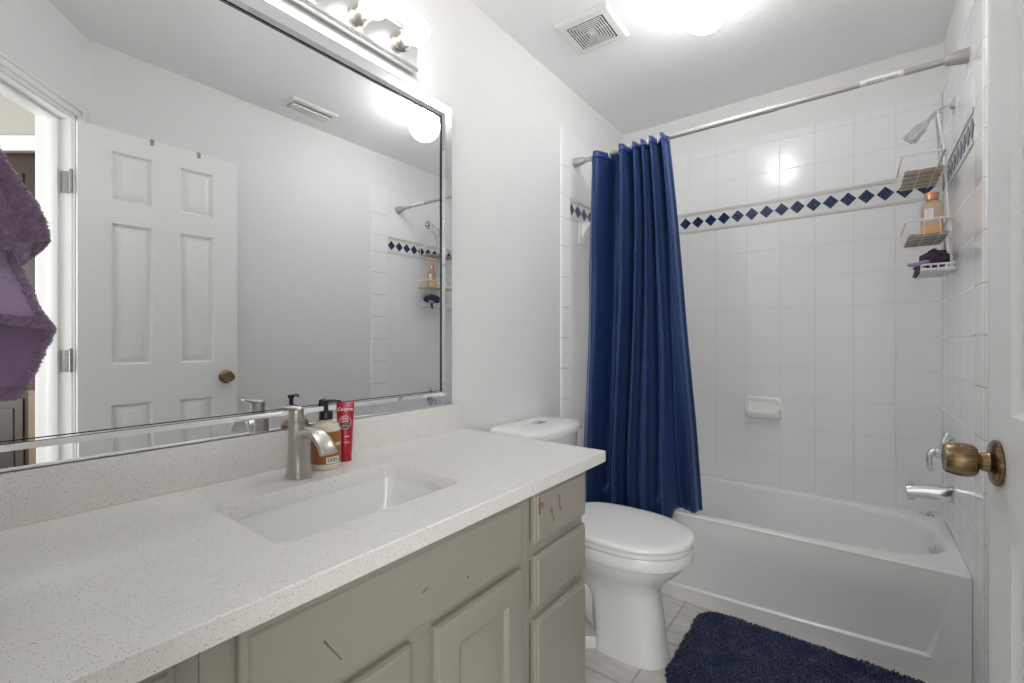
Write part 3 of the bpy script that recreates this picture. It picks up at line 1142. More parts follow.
# border: outer wall, outer bevel, flat, inner bevel, inner wall
p.rings([ringrect(0.0, XL + 0.001), ringrect(0.0, XL + 0.0190), ringrect(0.003, XL + 0.0205), ringrect(BW - 0.0115, XL + 0.0205), ringrect(BW - 0.0005, XL + 0.0142)], True, (False, False))
p.build('border_strips', M['mirror'], mir, smooth=False)
q.rings([ringrect(BW - 0.0005, XL + 0.0142), ringrect(BW, XL + 0.0138), ringrect(BW + 0.0004, XL + 0.0099)], True, (False, False))
q.rings([ringrect(BW + 0.0036, XL + 0.00985), ringrect(BW + 0.0036, XL + 0.0104), ringrect(BW + 0.0058, XL + 0.0104), ringrect(BW + 0.0058, XL + 0.00985)], True, (False, False))
q.build('glass_edge', M['glassedge'], mir, smooth=False, label='dark green glass edge of the border')

# ------------------------------------------------------------------ vanity light bar
lb = thing('vanity_light', 'chrome bar light with round bulbs on the wall above the mirror', 'wall light', (XL, 0.487, 2.09))
p = P()
prof = [(XL, 2.026), (XL + 0.022, 2.026), (XL + 0.026, 2.028), (XL + 0.028, 2.033), (XL + 0.026, 2.038), (XL + 0.023, 2.041), (XL + 0.023, 2.136), (XL + 0.026, 2.139), (XL + 0.028, 2.144), (XL + 0.026, 2.149), (XL + 0.022, 2.151), (XL, 2.151)]
p.rings([[(x, -0.035, z) for x, z in prof], [(x, 1.009, z) for x, z in prof]])
p.build('backplate', M['plate'], lb, angle=30)
BZ = 2.088
for k, yy in enumerate([0.937 - 0.15 * k for k in range(7)]):  # bulbs farther left are unseen, added to brighten the counter
    p = P()
    p.lathe((XL + 0.0225, yy, BZ), [(0.030, 0), (0.030, 0.003), (0.0265, 0.006), (0.0255, 0.020), (0.0265, 0.022), (0.0265, 0.036), (0.024, 0.038), (0.021, 0.037), (0.0, 0.036)], (1, 0, 0), 32)
    p.build('socket_cup', M['nickel'], lb)
    p = P()
    p.lathe((XL + 0.0225 + 0.0365, yy, BZ), [(0.012, 0), (0.0155, 0.004), (0.024, 0.012)] + [(0.0395 * sin(a), 0.0395 + 0.0065 - 0.0395 * cos(a)) for a in [0.75 + (pi - 0.75) * i / 16 for i in range(17)]], (1, 0, 0), 32)
    p.build('bulb', M['bulb'], lb, label='lit round bulb')

# ------------------------------------------------------------------ ceiling globe light
gx, gy = -0.436, 1.715
gl = thing('ceiling_light', 'lit white globe light on the ceiling between mirror and bathtub', 'ceiling light', (gx, gy, H))
p = P(); p.lathe((gx, gy, H), [(0.062, 0), (0.062, 0.010), (0.056, 0.016), (0.045, 0.018), (0.045, 0.034), (0.0, 0.034)], (0, 0, -1), 36); p.build('canopy', M['vent'], gl)
p = P(); p.sphere((gx, gy, 2.332), 0.085, 36, 20); p.build('globe_shade', M['globe'], gl)

# ------------------------------------------------------------------ ceiling vents
VM = Matrix.Translation((-0.889, 1.721, H)) @ Matrix.Rotation(radians(1.5), 4, 'Z')
fan = thing('exhaust_fan', 'square white exhaust fan grille with concentric louvres on the ceiling', 'vent', (-0.889, 1.721, H))
hs = 0.116
p = P()
def sq(a, z):
    return [VM @ Vector(v) for v in ((-a, -a, z), (a, -a, z), (a, a, z), (-a, a, z))]
p.rings([sq(hs, 0), sq(hs, -0.004), sq(hs - 0.003, -0.009), sq(hs - 0.010, -0.0135), sq(0.081, -0.016), sq(0.079, -0.0135)], True, (False, False))
p.rings([sq(0.079, -0.0135), sq(0.079, -0.002)], True, (False, False), 1)
p.build('frame', [M['vent'], M['ventshade']], fan, angle=20)
p = P(); p.rings([sq(0.0785, -0.001), sq(0.0785, -0.003)]); p.build('duct_shade', M['ventshade'], fan, smooth=False)
p = P()
for k in range(6):
    a = 0.0735 - k * 0.0105
    p.rings([sq(a, -0.0155), sq(a - 0.0048, -0.0158), sq(a - 0.0050, -0.0140), sq(a, -0.0135), sq(a, -0.0155)], True, (False, False))
p.rings([sq(0.012, -0.0155), sq(0.012, -0.004)])
p.box((-0.078, -0.0008, -0.0045), (0.078, 0.0008, -0.0025), mat=VM); p.box((-0.0008, -0.078, -0.0045), (0.0008, 0.078, -0.0025), mat=VM)
p.build('louvre_grille', M['vent'], fan, smooth=False)

rg = thing('air_register', 'small white ceiling air register seen only in the mirror', 'vent', (0.105, 1.35, H))
p = P()
x0_, x1_, y0_, y1_ = 0.035, 0.175, 1.215, 1.485
def rq(d, z):
    return [(x0_ + d, y0_ + d, z), (x1_ - d, y0_ + d, z), (x1_ - d, y1_ - d, z), (x0_ + d, y1_ - d, z)]
p.rings([rq(0, H), rq(0, H - 0.003), rq(0.006, H - 0.010), rq(0.022, H - 0.012), rq(0.024, H - 0.004)], True, (False, False)); p.build('frame', M['vent'], rg, angle=20)
p = P(); p.rings([rq(0.023, H - 0.001), rq(0.023, H - 0.003)]); p.build('duct_shade', M['ventshade'], rg, smooth=False)
p = P()
for k in range(22):
    yy = y0_ + 0.03 + k * 0.01
    p.box((x0_ + 0.024, yy, H - 0.013), (x1_ - 0.024, yy + 0.0018, H - 0.004))
for k in range(3):
    xx = x0_ + 0.045 + k * 0.024
    p.box((xx, y0_ + 0.024, H - 0.022), (xx + 0.012, y1_ - 0.024, H - 0.0135), 0.001)
p.build('louvre_grille', M['vent'], rg, smooth=False)

# ------------------------------------------------------------------ bathtub
X0t, X1t = XL + TT + 0.001, XR - 0.001
Y1t = YB - 0.001
tub = thing('bathtub', 'white alcove bathtub with recessed apron behind the navy bath mat', 'bathtub', (-0.45, 2.38, 0))
p = P()
tcx, tcy = -0.455, 2.390
def oval(hx, hy, z, e=2.7, n=72, dx=0, dy=0):
    out = []
    for k in range(n):
        a = 2 * pi * k / n
        c, s_ = cos(a), sin(a)
        out.append(Vector((tcx + dx + hx * math.copysign(abs(c) ** (2 / e), c), tcy + dy + hy * math.copysign(abs(s_) ** (2 / e), s_), z)))
    return out
outer2 = []
bx0, bx1, by0, by1 = X0t, X1t, YT + 0.006, Y1t
for v in oval(0.718, 0.296, ZR, 3.6):
    dx, dy = v.x - tcx, v.y - tcy
    ks = []
    if dx > 1e-9: ks.append((bx1 - tcx) / dx)
    if dx < -1e-9: ks.append((bx0 - tcx) / dx)
    if dy > 1e-9: ks.append((by1 - tcy) / dy)
    if dy < -1e-9: ks.append((by0 - tcy) / dy)
    k = min(ks)
    outer2.append(Vector((tcx + dx * k, tcy + dy * k, ZR + 0.001)))
for c in ((bx0, by0), (bx1, by0), (bx0, by1), (bx1, by1)):
    i = min(range(len(outer2)), key=lambda j: (outer2[j].x - c[0]) ** 2 + (outer2[j].y - c[1]) ** 2)
    outer2[i] = Vector((c[0], c[1], ZR + 0.001))
basin = [outer2, oval(0.718, 0.296, ZR, 3.6), oval(0.711, 0.289, ZR - 0.002, 3.6), oval(0.703, 0.283, ZR - 0.009, 3.6), oval(0.698, 0.278, ZR - 0.03, 3.5), oval(0.676, 0.264, 0.25, 3.3), oval(0.635, 0.240, 0.15, 3.0), oval(0.60, 0.21, 0.09, 2.8), oval(0.54, 0.17, 0.066, 2.6), oval(0.40, 0.12, 0.06, 2.5), oval(0.1, 0.03, 0.057, 2.2)]
p.rings(basin, True, (False, True))
p.build('basin', M['tub'], tub, angle=50)
# apron as a height field in x-z
p = P()
def apron(u, v):
    x = X0t + (X1t - X0t) * u
    if v > 0.86:                      # rolled front edge of the rim
        a = (v - 0.86) / 0.14 * (pi / 2)
        return Vector((x, YT + 0.006 - 0.006 * cos(a), ZR - 0.007 + 0.008 * sin(a)))
    z = (ZR - 0.007) * v / 0.86
    zb = 0.050 + 0.042 * ((x - X0t) / (X1t - X0t)) ** 2.2
    xe = 0.188 + 0.05 * max(0, (z - 0.085)) / 0.2
    xe2 = X0t + (X1t - xe) * 1.0
    d = sm(-0.001, 0.005, z - zb) * sm(-0.002, 0.010, xe - x) * sm(-0.002, 0.014, x - xe2)
    fade = 1 - 0.85 * sm(0.14, 0.34, z)
    return Vector((x, YT + 0.010 * d * fade, z))
p.grid(apron, 300, 170)
o = p.build('apron', M['tub'], tub, angle=60)
p = P()
vv = Vector((tcx + 0.687, tcy - 0.01, 0.325)); ax = Vector((-0.98, 0, 0.2)).normalized()
p.lathe(vv, [(0.026, 0), (0.026, 0.003), (0.022, 0.006), (0.008, 0.0075), (0.0, 0.0075)], ax, 32)
p.cyl(vv + ax * 0.006, vv + ax * 0.012, 0.007, 14)
p.box((vv.x - 0.018, vv.y - 0.004, vv.z - 0.006), (vv.x - 0.008, vv.y + 0.004, vv.z + 0.018), 0.002)
p.build('overflow_plate', M['chrome'], tub)
p = P(); p.lathe((0.02, tcy, 0.0615), [(0.028, 0), (0.028, 0.002), (0.022, 0.003), (0.0, 0.0025)], (0, 0, 1), 24); p.build('drain', M['chrome'], tub)
# the loose stopper on the back corner of the deck
p = P()
sx_, sy_ = 0.245, 2.672
p.lathe((sx_, sy_, ZR + 0.001), [(0.014, 0), (0.014, 0.003), (0.006, 0.005), (0.004, 0.012), (0.006, 0.015), (0.005, 0.019), (0, 0.020)], (0, 0, 1), 18)
p.tube([(sx_, sy_, ZR + 0.010), (sx_ - 0.02, sy_ - 0.004, ZR + 0.008), (sx_ - 0.042, sy_ - 0.006, ZR + 0.0045)], 0.0025, 8)
o = p.build('drain_stopper', M['chrome'], base=(sx_, sy_, ZR + 0.001)); tag(o, 'small chrome stopper lying on the back corner of the bathtub deck', 'stopper')

# ------------------------------------------------------------------ shower fittings on the right wall
SY = 2.40
sh = thing('wall_shower', 'chrome shower head on a bent arm above the hanging caddy', 'shower head', (XR, SY, 2.03))
p = P()
p.lathe((XR, SY, 2.032), [(0.034, 0), (0.034, 0.002), (0.026, 0.007), (0.013, 0.012), (0.011, 0.013)], (-1, 0, 0), 28); p.build('flange', M['chrome'], sh)
p = P(); p.tube([(XR - 0.008, SY, 2.032), (0.262, SY, 2.031), (0.240, SY, 2.024), (0.222, SY, 2.008), (0.206, SY, 1.990)], 0.0095, 16); p.build('arm', M['chrome'], sh)
p = P()
hd = Vector((-0.66, 0, -0.75)).normalized()
p.sphere((0.2035, SY, 1.987), 0.014, 20, 12)
p.lathe((0.2025, SY, 1.986), [(0.013, 0), (0.0145, 0.004), (0.0145, 0.009), (0.0215, 0.012), (0.0222, 0.016), (0.0226, 0.044), (0.0250, 0.058), (0.0255, 0.068), (0.0245, 0.0695), (0.022, 0.068), (0.0, 0.0675)], hd, 32)
p.build('spray_head', M['chrome'], sh)

sp = thing('tub_spout', 'chrome bathtub spout with a lift knob on the right tiled wall', 'spout', (XR, 2.43, 0.55))
p = P()
p.sweep([(XR, 2.43, 0.546), (0.262, 2.43, 0.545), (0.235, 2.43, 0.544), (0.20, 2.43, 0.541), (0.170, 2.43, 0.537), (0.153, 2.43, 0.534)], [0.066, 0.064, 0.058, 0.053, 0.050, 0.048], [0.066, 0.064, 0.058, 0.054, 0.050, 0.048], (0, 1, 0), 28, 2.8)
p.box((0.152, 2.411, 0.503), (0.178, 2.449, 0.53), 0.004)
p.build('spout_body', M['chrome'], sp, angle=50)
p = P(); p.lathe((0.163, 2.43, 0.555), [(0.004, 0), (0.004, 0.010), (0.0075, 0.012), (0.008, 0.017), (0.005, 0.019), (0, 0.019)], (0, 0, 1), 16); p.build('lift_knob', M['chrome'], sp)

va = thing('shower_valve', 'chrome lever valve on the right tiled wall behind the brass door knob', 'valve', (XR, 2.43, 0.68))
p = P(); p.lathe((XR, 2.43, 0.70), [(0.062, 0), (0.062, 0.003), (0.055, 0.009), (0.030, 0.016), (0.024, 0.018), (0.024, 0.042), (0.0, 0.043)], (-1, 0, 0), 36); p.build('escutcheon', M['chrome'], va)
p = P()
p.lathe((XR - 0.040, 2.43, 0.70), [(0.021, 0), (0.022, 0.003), (0.020, 0.010), (0.013, 0.014), (0, 0.015)], (-1, 0, 0), 28)
p.sweep([(XR - 0.040, 2.43, 0.700), (0.240, 2.43, 0.706), (0.228, 2.43, 0.702), (0.220, 2.43, 0.690), (0.2175, 2.43, 0.665), (0.220, 2.43, 0.640), (0.2235, 2.43, 0.626)], [0.026, 0.026, 0.026, 0.027, 0.028, 0.028, 0.024], [0.026, 0.025, 0.024, 0.022, 0.020, 0.018, 0.014], (0, 1, 0), 18, 2.5)
p.sweep([(XR - 0.036, 2.43, 0.705), (XR - 0.026, 2.43, 0.740), (XR - 0.018, 2.43, 0.772), (XR - 0.015, 2.43, 0.786)], [0.026, 0.030, 0.028, 0.016], [0.022, 0.020, 0.017, 0.011], (0, 1, 0), 16, 2.5)
p.build('lever', M['chrome'], va, angle=50)

# soap dish on the back wall
sd_ = thing('soap_dish', 'white ceramic soap dish set in the back wall above the bathtub', 'soap dish', (-0.403, YB, 0.74))
p = P()
def sdp(g, y, z0, z1, r=0.016):
    return [(x, y, z) for x, z in rrect(-0.403, (z0 + z1) / 2, 0.083 - g, (z1 - z0) / 2 - g, r, 6)]
p.rings([sdp(0, YB, 0.735, 0.843), sdp(0, YB - 0.008, 0.735, 0.843), sdp(0.004, YB - 0.012, 0.735, 0.843), sdp(0.016, YB - 0.012, 0.735, 0.843, 0.012), sdp(0.020, YB - 0.006, 0.735, 0.843, 0.010), sdp(0.022, YB - 0.003, 0.735, 0.843, 0.010)], True, (True, True))
p.build('back_plate', M['ceramic'], sd_, angle=40)
p = P()
sec = [(YB - 0.004, 0.733), (YB - 0.025, 0.732), (YB - 0.055, 0.739), (YB - 0.076, 0.754), (YB - 0.082, 0.770), (YB - 0.078, 0.778), (YB - 0.069, 0.775), (YB - 0.055, 0.760), (YB - 0.035, 0.752), (YB - 0.004, 0.752)]
rs = []
for k in range(21):
    a = -1 + 2 * k / 20
    q_ = (1 - abs(a) ** 5) ** 0.5 if abs(a) < 1 else 0.0
    lift = 0.014 * abs(a) ** 8
    rs.append([(-0.403 + a * 0.083, YB - (YB - y) * (0.25 + 0.75 * q_), z + lift * (1 if j in (5, 6, 7, 8, 9) else 0.3)) for j, (y, z) in enumerate(sec)])
p.rings(rs, True, (True, True)); p.build('tray', M['ceramic'], sd_, angle=60)

# ceramic bracket on the left tiled wall
br = P()
by_, bz0, bz1 = 2.165, 1.652, 1.765
xw = XL + TT
br.box((xw, by_ - 0.045, bz0), (xw + 0.010, by_ + 0.045, bz1), 0.004)
pts = []
for k in range(9):
    a = k / 8
    pts.append((xw + 0.008 + 0.052 * a ** 1.6, bz0 + 0.012 + (bz1 - bz0 - 0.03) * a))
poly = pts + [(xw + 0.062, bz1 - 0.004), (xw + 0.008, bz1 - 0.004)]
br.prism([(x, z) for x, z in poly], by_ - 0.022, by_ + 0.022, axis=1)
o = br.build('ceramic_bracket', M['ceramic'], base=(xw, by_, bz0), angle=40); tag(o, 'white ceramic bracket under the diamond tiles left of the curtain', 'bracket')

# ------------------------------------------------------------------ shower caddy hanging from the arm
cad = thing('shower_caddy', 'white wire caddy with three trays hanging from the shower arm', 'caddy', (0.25, SY, 1.40))
CX, CA, CB = 0.246, 2.266, 2.545
p = P()
p.tube([(0.240, SY - 0.016, 2.018), (0.240, SY - 0.015, 2.030), (0.240, SY - 0.009, 2.0375), (0.240, SY, 2.0405), (0.240, SY + 0.009, 2.0375), (0.240, SY + 0.015, 2.030), (0.240, SY + 0.016, 2.018)], 0.0028, 8)
for sgn, yy in ((-1, CA + 0.03), (1, CB - 0.03)):
    p.tube([(0.240, SY + sgn * 0.016, 2.02), (0.241, SY + sgn * 0.018, 1.985), (0.244, SY + sgn * 0.035, 1.95), (0.247, SY + sgn * 0.052, 1.925), (CX, SY + sgn * 0.065, 1.88), (CX, SY + sgn * 0.066, 1.40), (CX - 0.004, SY + sgn * 0.066, 1.388)], 0.0038, 8)
p.tube([(CX, SY - 0.065, 1.88), (CX, SY + 0.065, 1.88)], 0.0028, 8)
p.lean().build('hanger_frame', M['wire'], cad)
for zb, hh in ((1.772, 0.062), (1.530, 0.056)):
    p = P()
    xa_, xb_ = 0.122, CX - 0.004
    top = [(xb_, CA, zb + hh), (xa_ + 0.008, CA, zb + hh), (xa_, CA + 0.008, zb + hh), (xa_, CB - 0.008, zb + hh), (xa_ + 0.008, CB, zb + hh), (xb_, CB, zb + hh), ]
    p.tube(top, 0.0036, 8, 0, True)
    for yy in [CA + 0.02 + k * (CB - CA - 0.04) / 4 for k in range(5)]:
        p.tube([(xa_, yy, zb + hh), (xa_, yy, zb + 0.004), (xa_ + 0.006, yy, zb - 0.001), (xb_, yy, zb - 0.001), (xb_ + 0.003, yy, zb + 0.01), (xb_ + 0.003, yy, zb + hh)], 0.0015, 6)
    for xx in (0.17, 0.215):
        p.tube([(xx, CA, zb + hh), (xx, CA, zb), (xx, CA + 0.004, zb - 0.002), (xx, CB - 0.004, zb - 0.002), (xx, CB, zb), (xx, CB, zb + hh)], 0.0015, 6)
    bk = p.lean().build('wire_basket', M['wire'], cad)
    p = P()
    for k in range(8):
        yy = CA + 0.006 + k * 0.0335
        p.box((xa_ + 0.005, yy, zb + 0.001), (xb_ - 0.003, yy + 0.0322, zb + 0.0055), 0.0015)
    p.box((xa_ + 0.012, CA + 0.008, zb + 0.0053), (xa_ + 0.020, CB - 0.01, zb + 0.0085)); p.box((xb_ - 0.018, CA + 0.008, zb + 0.0053), (xb_ - 0.010, CB - 0.01, zb + 0.0085))
    p.lean().build('slatted_tray', M['rattan'], bk, label='weathered brown slatted tray')
p = P()
zt = 1.402
p.tube([(CX, CA + 0.01, zt), (0.172, CA + 0.01, zt), (0.160, CA + 0.022, zt), (0.160, CB - 0.022, zt), (0.172, CB - 0.01, zt), (CX, CB - 0.01, zt)], 0.0045, 8, 0, True)
p.tube([(CX, CA + 0.01, zt + 0.018), (0.172, CA + 0.01, zt + 0.018), (0.160, CA + 0.022, zt + 0.018), (0.160, CB - 0.022, zt + 0.018), (0.172, CB - 0.01, zt + 0.018), (CX, CB - 0.01, zt + 0.018)], 0.0035, 8, 0, True)
for k in range(8):
    yy = CA + 0.026 + k * 0.031
    p.box((0.160, yy, zt - 0.003), (CX, yy + 0.006, zt + 0.003), 0.001); p.box((0.1575, yy, zt), (0.1625, yy + 0.006, zt + 0.018), 0.001)
for xx in (0.18, 0.20, 0.222):
    for yy in (CA + 0.01, CB - 0.01):
        p.box((xx, yy - 0.0025, zt), (xx + 0.005, yy + 0.0025, zt + 0.018), 0.001)
p.lean().build('bottom_rack', M['wire'], cad)

# body wash bottle in the middle basket
wx, wy, wz = 0.222, 2.375, 1.5358
wb = thing('body_wash_bottle', 'peach body wash bottle with a rose gold cap in the middle caddy basket', 'bottle', (wx, wy, wz))
vd = Vector((-wx, -wy, 0)).normalized(); sdv = Vector((-vd.y, vd.x, 0))
p = P()
def wring(a, b, z, n=32):
    return [Vector((wx, wy, wz + z)) + sdv * (a * math.copysign(abs(cos(t)) ** 0.8, cos(t))) + vd * (b * math.copysign(abs(sin(t)) ** 0.8, sin(t))) for t in [2 * pi * k / n for k in range(n)]]
p.rings([wring(0.028, 0.018, 0), wring(0.031, 0.021, 0.004), wring(0.032, 0.022, 0.05), wring(0.032, 0.022, 0.115), wring(0.030, 0.020, 0.128), wring(0.024, 0.017, 0.137), wring(0.015, 0.015, 0.140), wring(0.0145, 0.0145, 0.146)])
p.build('bottle_body', M['washbody'], wb)
p = P(); p.rings([wring(0.0322, 0.0222, 0.012), wring(0.0324, 0.0224, 0.013), wring(0.0324, 0.0224, 0.044), wring(0.0322, 0.0222, 0.045)]); p.build('lower_label', M['washliquid'], wb)
p = P(); p.rings([wring(0.016, 0.016, 0.140), wring(0.019, 0.019, 0.143), wring(0.0215, 0.0215, 0.168), wring(0.021, 0.021, 0.170), wring(0.017, 0.017, 0.1705)]); p.build('cap', M['rosegold'], wb)
p = P()
lc = Vector((wx, wy, wz)) + vd * 0.0226
p.rings([[lc - sdv * 0.0 + sdv * a + vd * d + Vector((0, 0, z)) for a, z in ((-0.021, 0.062), (0.004, 0.062), (0.004, 0.108), (-0.021, 0.108))] for d in (-0.002, 0.0006)])
p.build('label', M['white'], wb, smooth=False)
p = P()
for k, L in enumerate((0.016, 0.012, 0.018, 0.014, 0.018)):
    z = 0.100 - k * 0.0075
    p.rings([[lc + sdv * a + vd * d + Vector((0, 0, zz)) for a, zz in ((-0.0085 - L / 2, z), (-0.0085 + L / 2, z), (-0.0085 + L / 2, z + 0.0018), (-0.0085 - L / 2, z + 0.0018))] for d in (0.0006, 0.0009)])
p.build('label_print', simple('grey_print', (150, 140, 136), 0.6), wb, smooth=False)

# purple scrubber on the bottom rack
sc = thing('bath_scrubber', 'purple bath scrubber with lavender strap on the lowest caddy rack', 'scrubber', (0.21, 2.40, 1.424))
p = P()
def blob(u, v):
    th, ph = u * 2 * pi, v * pi
    d = Vector((sin(ph) * cos(th), sin(ph) * sin(th), cos(ph)))
    k = 1 + 0.22 * noise.noise(d * 2.2) + 0.10 * noise.noise(d * 6.5)
    z = d.z * 0.034 * k
    return Vector((0.208 + d.x * 0.044 * k, 2.395 + d.y * 0.078 * k, 1.4235 + max(0, 0.030 + z)))
p.grid(blob, 48, 24); bmesh.ops.remove_doubles(p.bm, verts=list(p.bm.verts), dist=1e-5)
p.lean().build('sponge_body', M['purple'], sc)
p = P()
p.tube([(0.185, 2.34, 1.440), (0.168, 2.335, 1.436), (0.150, 2.33, 1.430), (0.134, 2.325, 1.428), (0.122, 2.322, 1.429)], 0.0, 10, 0, False, [0.006, 0.009, 0.0085, 0.0075, 0.006])
p.lean().build('strap', M['lavender'], sc)
p = P()
p.tube([(0.185, 2.345, 1.445), (0.166, 2.34, 1.432), (0.152, 2.335, 1.412), (0.145, 2.333, 1.392), (0.139, 2.333, 1.380)], 0.0, 10, 0, False, [0.008, 0.010, 0.009, 0.0085, 0.006])
p.tube([(0.178, 2.345, 1.445), (0.160, 2.34, 1.425), (0.140, 2.334, 1.412)], 0.0, 10, 0, False, [0.007, 0.008, 0.006])
p.lean().build('loose_end', M['purple'], sc)

# ------------------------------------------------------------------ curtain rod and curtain
rA, rB = Vector((XL + TT, 2.083, 2.064)), Vector((XR, 2.110, 2.081))
rd = (rB - rA).normalized(); RLn = (rB - rA).length
rod = thing('curtain_rod', 'grey metal tension rod spanning the alcove above the bathtub', 'curtain rod', (rA + rB) / 2)
p = P(); p.cyl(rA + rd * 0.02, rA + rd * 0.92, 0.0125, 24); p.build('outer_tube', M['rodpaint'], rod)
p = P(); p.cyl(rA + rd * 0.90, rB - rd * 0.02, 0.0108, 24); p.build('inner_tube', M['rodpaint'], rod)
for (o_, d_) in ((rA, rd), (rB, -rd)):
    p = P(); p.lathe(o_, [(0.025, 0), (0.025, 0.004), (0.0175, 0.055), (0.0155, 0.058), (0.0, 0.058)], d_, 28); p.build('end_cup', M['rodpaint'], rod)
p = P(); p.cyl(rA + rd * 1.180, rA + rd * 1.302, 0.01115, 24); stk = p.build('sticker', M['sticker'], rod)
p = P()
u_ = rd.cross(Vector((0, 0, 1))).normalized(); v_ = Vector((0, 0, 1))
for k, (s0, s1, ang) in enumerate(((0.012, 0.088, 0.35), (0.010, 0.05, 0.85), (0.06, 0.09, 0.85))):
    a = [rA + rd * (1.185 + s_ * 1.15) + (u_ * cos(q_) - v_ * sin(q_)) * 0.01135 for s_, q_ in ((s0, ang - 0.09), (s1, ang - 0.09), (s1, ang + 0.09), (s0, ang + 0.09))]
    b = [v - (u_ * cos(ang) - v_ * sin(ang)) * 0.0004 for v in a]
    p.rings([b, a])
p.build('sticker_print', simple('grey_sticker_print', (120, 118, 116), 0.6), stk)

cur = thing('shower_curtain', 'blue waffle-weave shower curtain bunched at the left end of the rod', 'curtain', (-0.86, 2.08, 0.36))
NU, NV = 300, 90
# fold plan: crests (towards the room, -) and troughs (towards the bathtub, +): u at the top, u at the hem, depth at the top, depth at the hem
PLAN = [(0.00, 0.00, 0.006, 0.012), (0.10, 0.11, -0.030, -0.020), (0.30, 0.25, 0.036, 0.030), (0.45, 0.36, -0.030, -0.026), (0.535, 0.43, 0.022, 0.020), (0.60, 0.50, -0.024, -0.030),
        (0.655, 0.56, 0.014, 0.004), (0.705, 0.62, -0.022, -0.018), (0.75, 0.68, 0.020, 0.030), (0.815, 0.78, -0.028, -0.016), (0.885, 0.86, 0.024, -0.006), (0.95, 0.95, -0.030, -0.018), (1.0, 1.0, 0.004, 0.006)]
def fold(u, v):
    k = sm(0.05, 0.95, v)
    us = [a + (b - a) * k for a, b, c, d in PLAN]
    am = [c + (d * 1.35 - c) * k for a, b, c, d in PLAN]
    for i in range(len(us) - 1):
        if u <= us[i + 1] or i == len(us) - 2:
            t = min(1, max(0, (u - us[i]) / (us[i + 1] - us[i])))
            c = (1 - cos(pi * t)) / 2
            return am[i] + (am[i + 1] - am[i]) * c, sin(2 * pi * t) * (1 if i % 2 else -1)
def curtain(u, v):
    # v = 0 top, 1 bottom
    fy_, fx_ = fold(u, v)
    top = 2.062
    xt = -1.068 + (-0.684 + 1.068) * u
    xb_ = -1.112 + (-0.544 + 1.112) * u
    k = v ** 0.85
    x = xt * (1 - k) + xb_ * k
    zb = 0.392 - 0.085 * sm(0.82, 0.775, u)
    z = top + 0.004 * sm(-0.005, 0.028, fy_) * (1 - v) + (zb - top) * v
    y = fy_ * 1.75 + 0.006 * noise.noise(Vector((u * 9, v * 3.0, 0.3))) + 0.004 * noise.noise(Vector((u * 30, v * 7.0, 2.3))) * sm(0.0, 0.3, v)
    x += 0.004 * fx_ + 0.006 * noise.noise(Vector((u * 7, v * 2.5, 5.1))) * v
    ybase = (2.0895 - 0.032) * 1.0
    ymid = 2.050
    ylow = 2.012 + (2.088 - 2.012) * sm(0.77, 0.85, u)
    yb0 = ybase + (ymid - ybase) * min(1, v / 0.5)
    yc = yb0 if v < 0.5 else ymid + (ylow - ymid) * sm(0.5, 0.95, v)
    amp_cap = 1.0
    if v > 0.75 and u < 0.86:
        amp_cap = 1 - 0.15 * sm(0.75, 0.95, v)
    yy = yc + y * amp_cap
    if z < ZR + 0.03 and u < 0.82:
        yy = min(yy, YT - 0.004)
    return Vector((x, yy, z))
LU = 1.45
p = P()
p.grid(curtain, NU, NV, lambda u, v: (u * LU, (1 - v) * 1.72))
cl = p.build('curtain_cloth', M['curtain'], cur, angle=180, recalc=False)
sol = cl.modifiers.new('thickness', 'SOLIDIFY'); sol.thickness = 0.0009; sol.offset = 0
p = P()
def hemtop(u, v):
    q0 = curtain(u, 0.0 + 0.019 * v)
    return q0 + Vector((0, -0.0015, 0))
p.grid(hemtop, NU, 3); o = p.build('top_hem', M['hem'], cur, angle=180, recalc=False); o.modifiers.new('thickness', 'SOLIDIFY').thickness = 0.0012
for k, uu in enumerate((0.085, 0.235, 0.36, 0.47, 0.59, 0.715, 0.86)):
    c = curtain(uu, 0.012)
    t_ = (c.x - rA.x) / (rB.x - rA.x); rc = rA + (rB - rA) * t_
    p = P()
    p.tube([rc + Vector((0, sin(a) * 0.0175, cos(a) * 0.0175 - 0.003)) for a in [2 * pi * i / 20 for i in range(20)]], 0.0022, 8, 0, True)
    p.tube([rc + Vector((0, -0.012, -0.014)), rc + Vector((0, (c.y - rc.y) * 0.5 - 0.008, -0.012)), Vector((rc.x, c.y - 0.004, c.z))], 0.002, 8)
    p.build('curtain_hook', M['hanger'], cur, label='white plastic curtain hook')

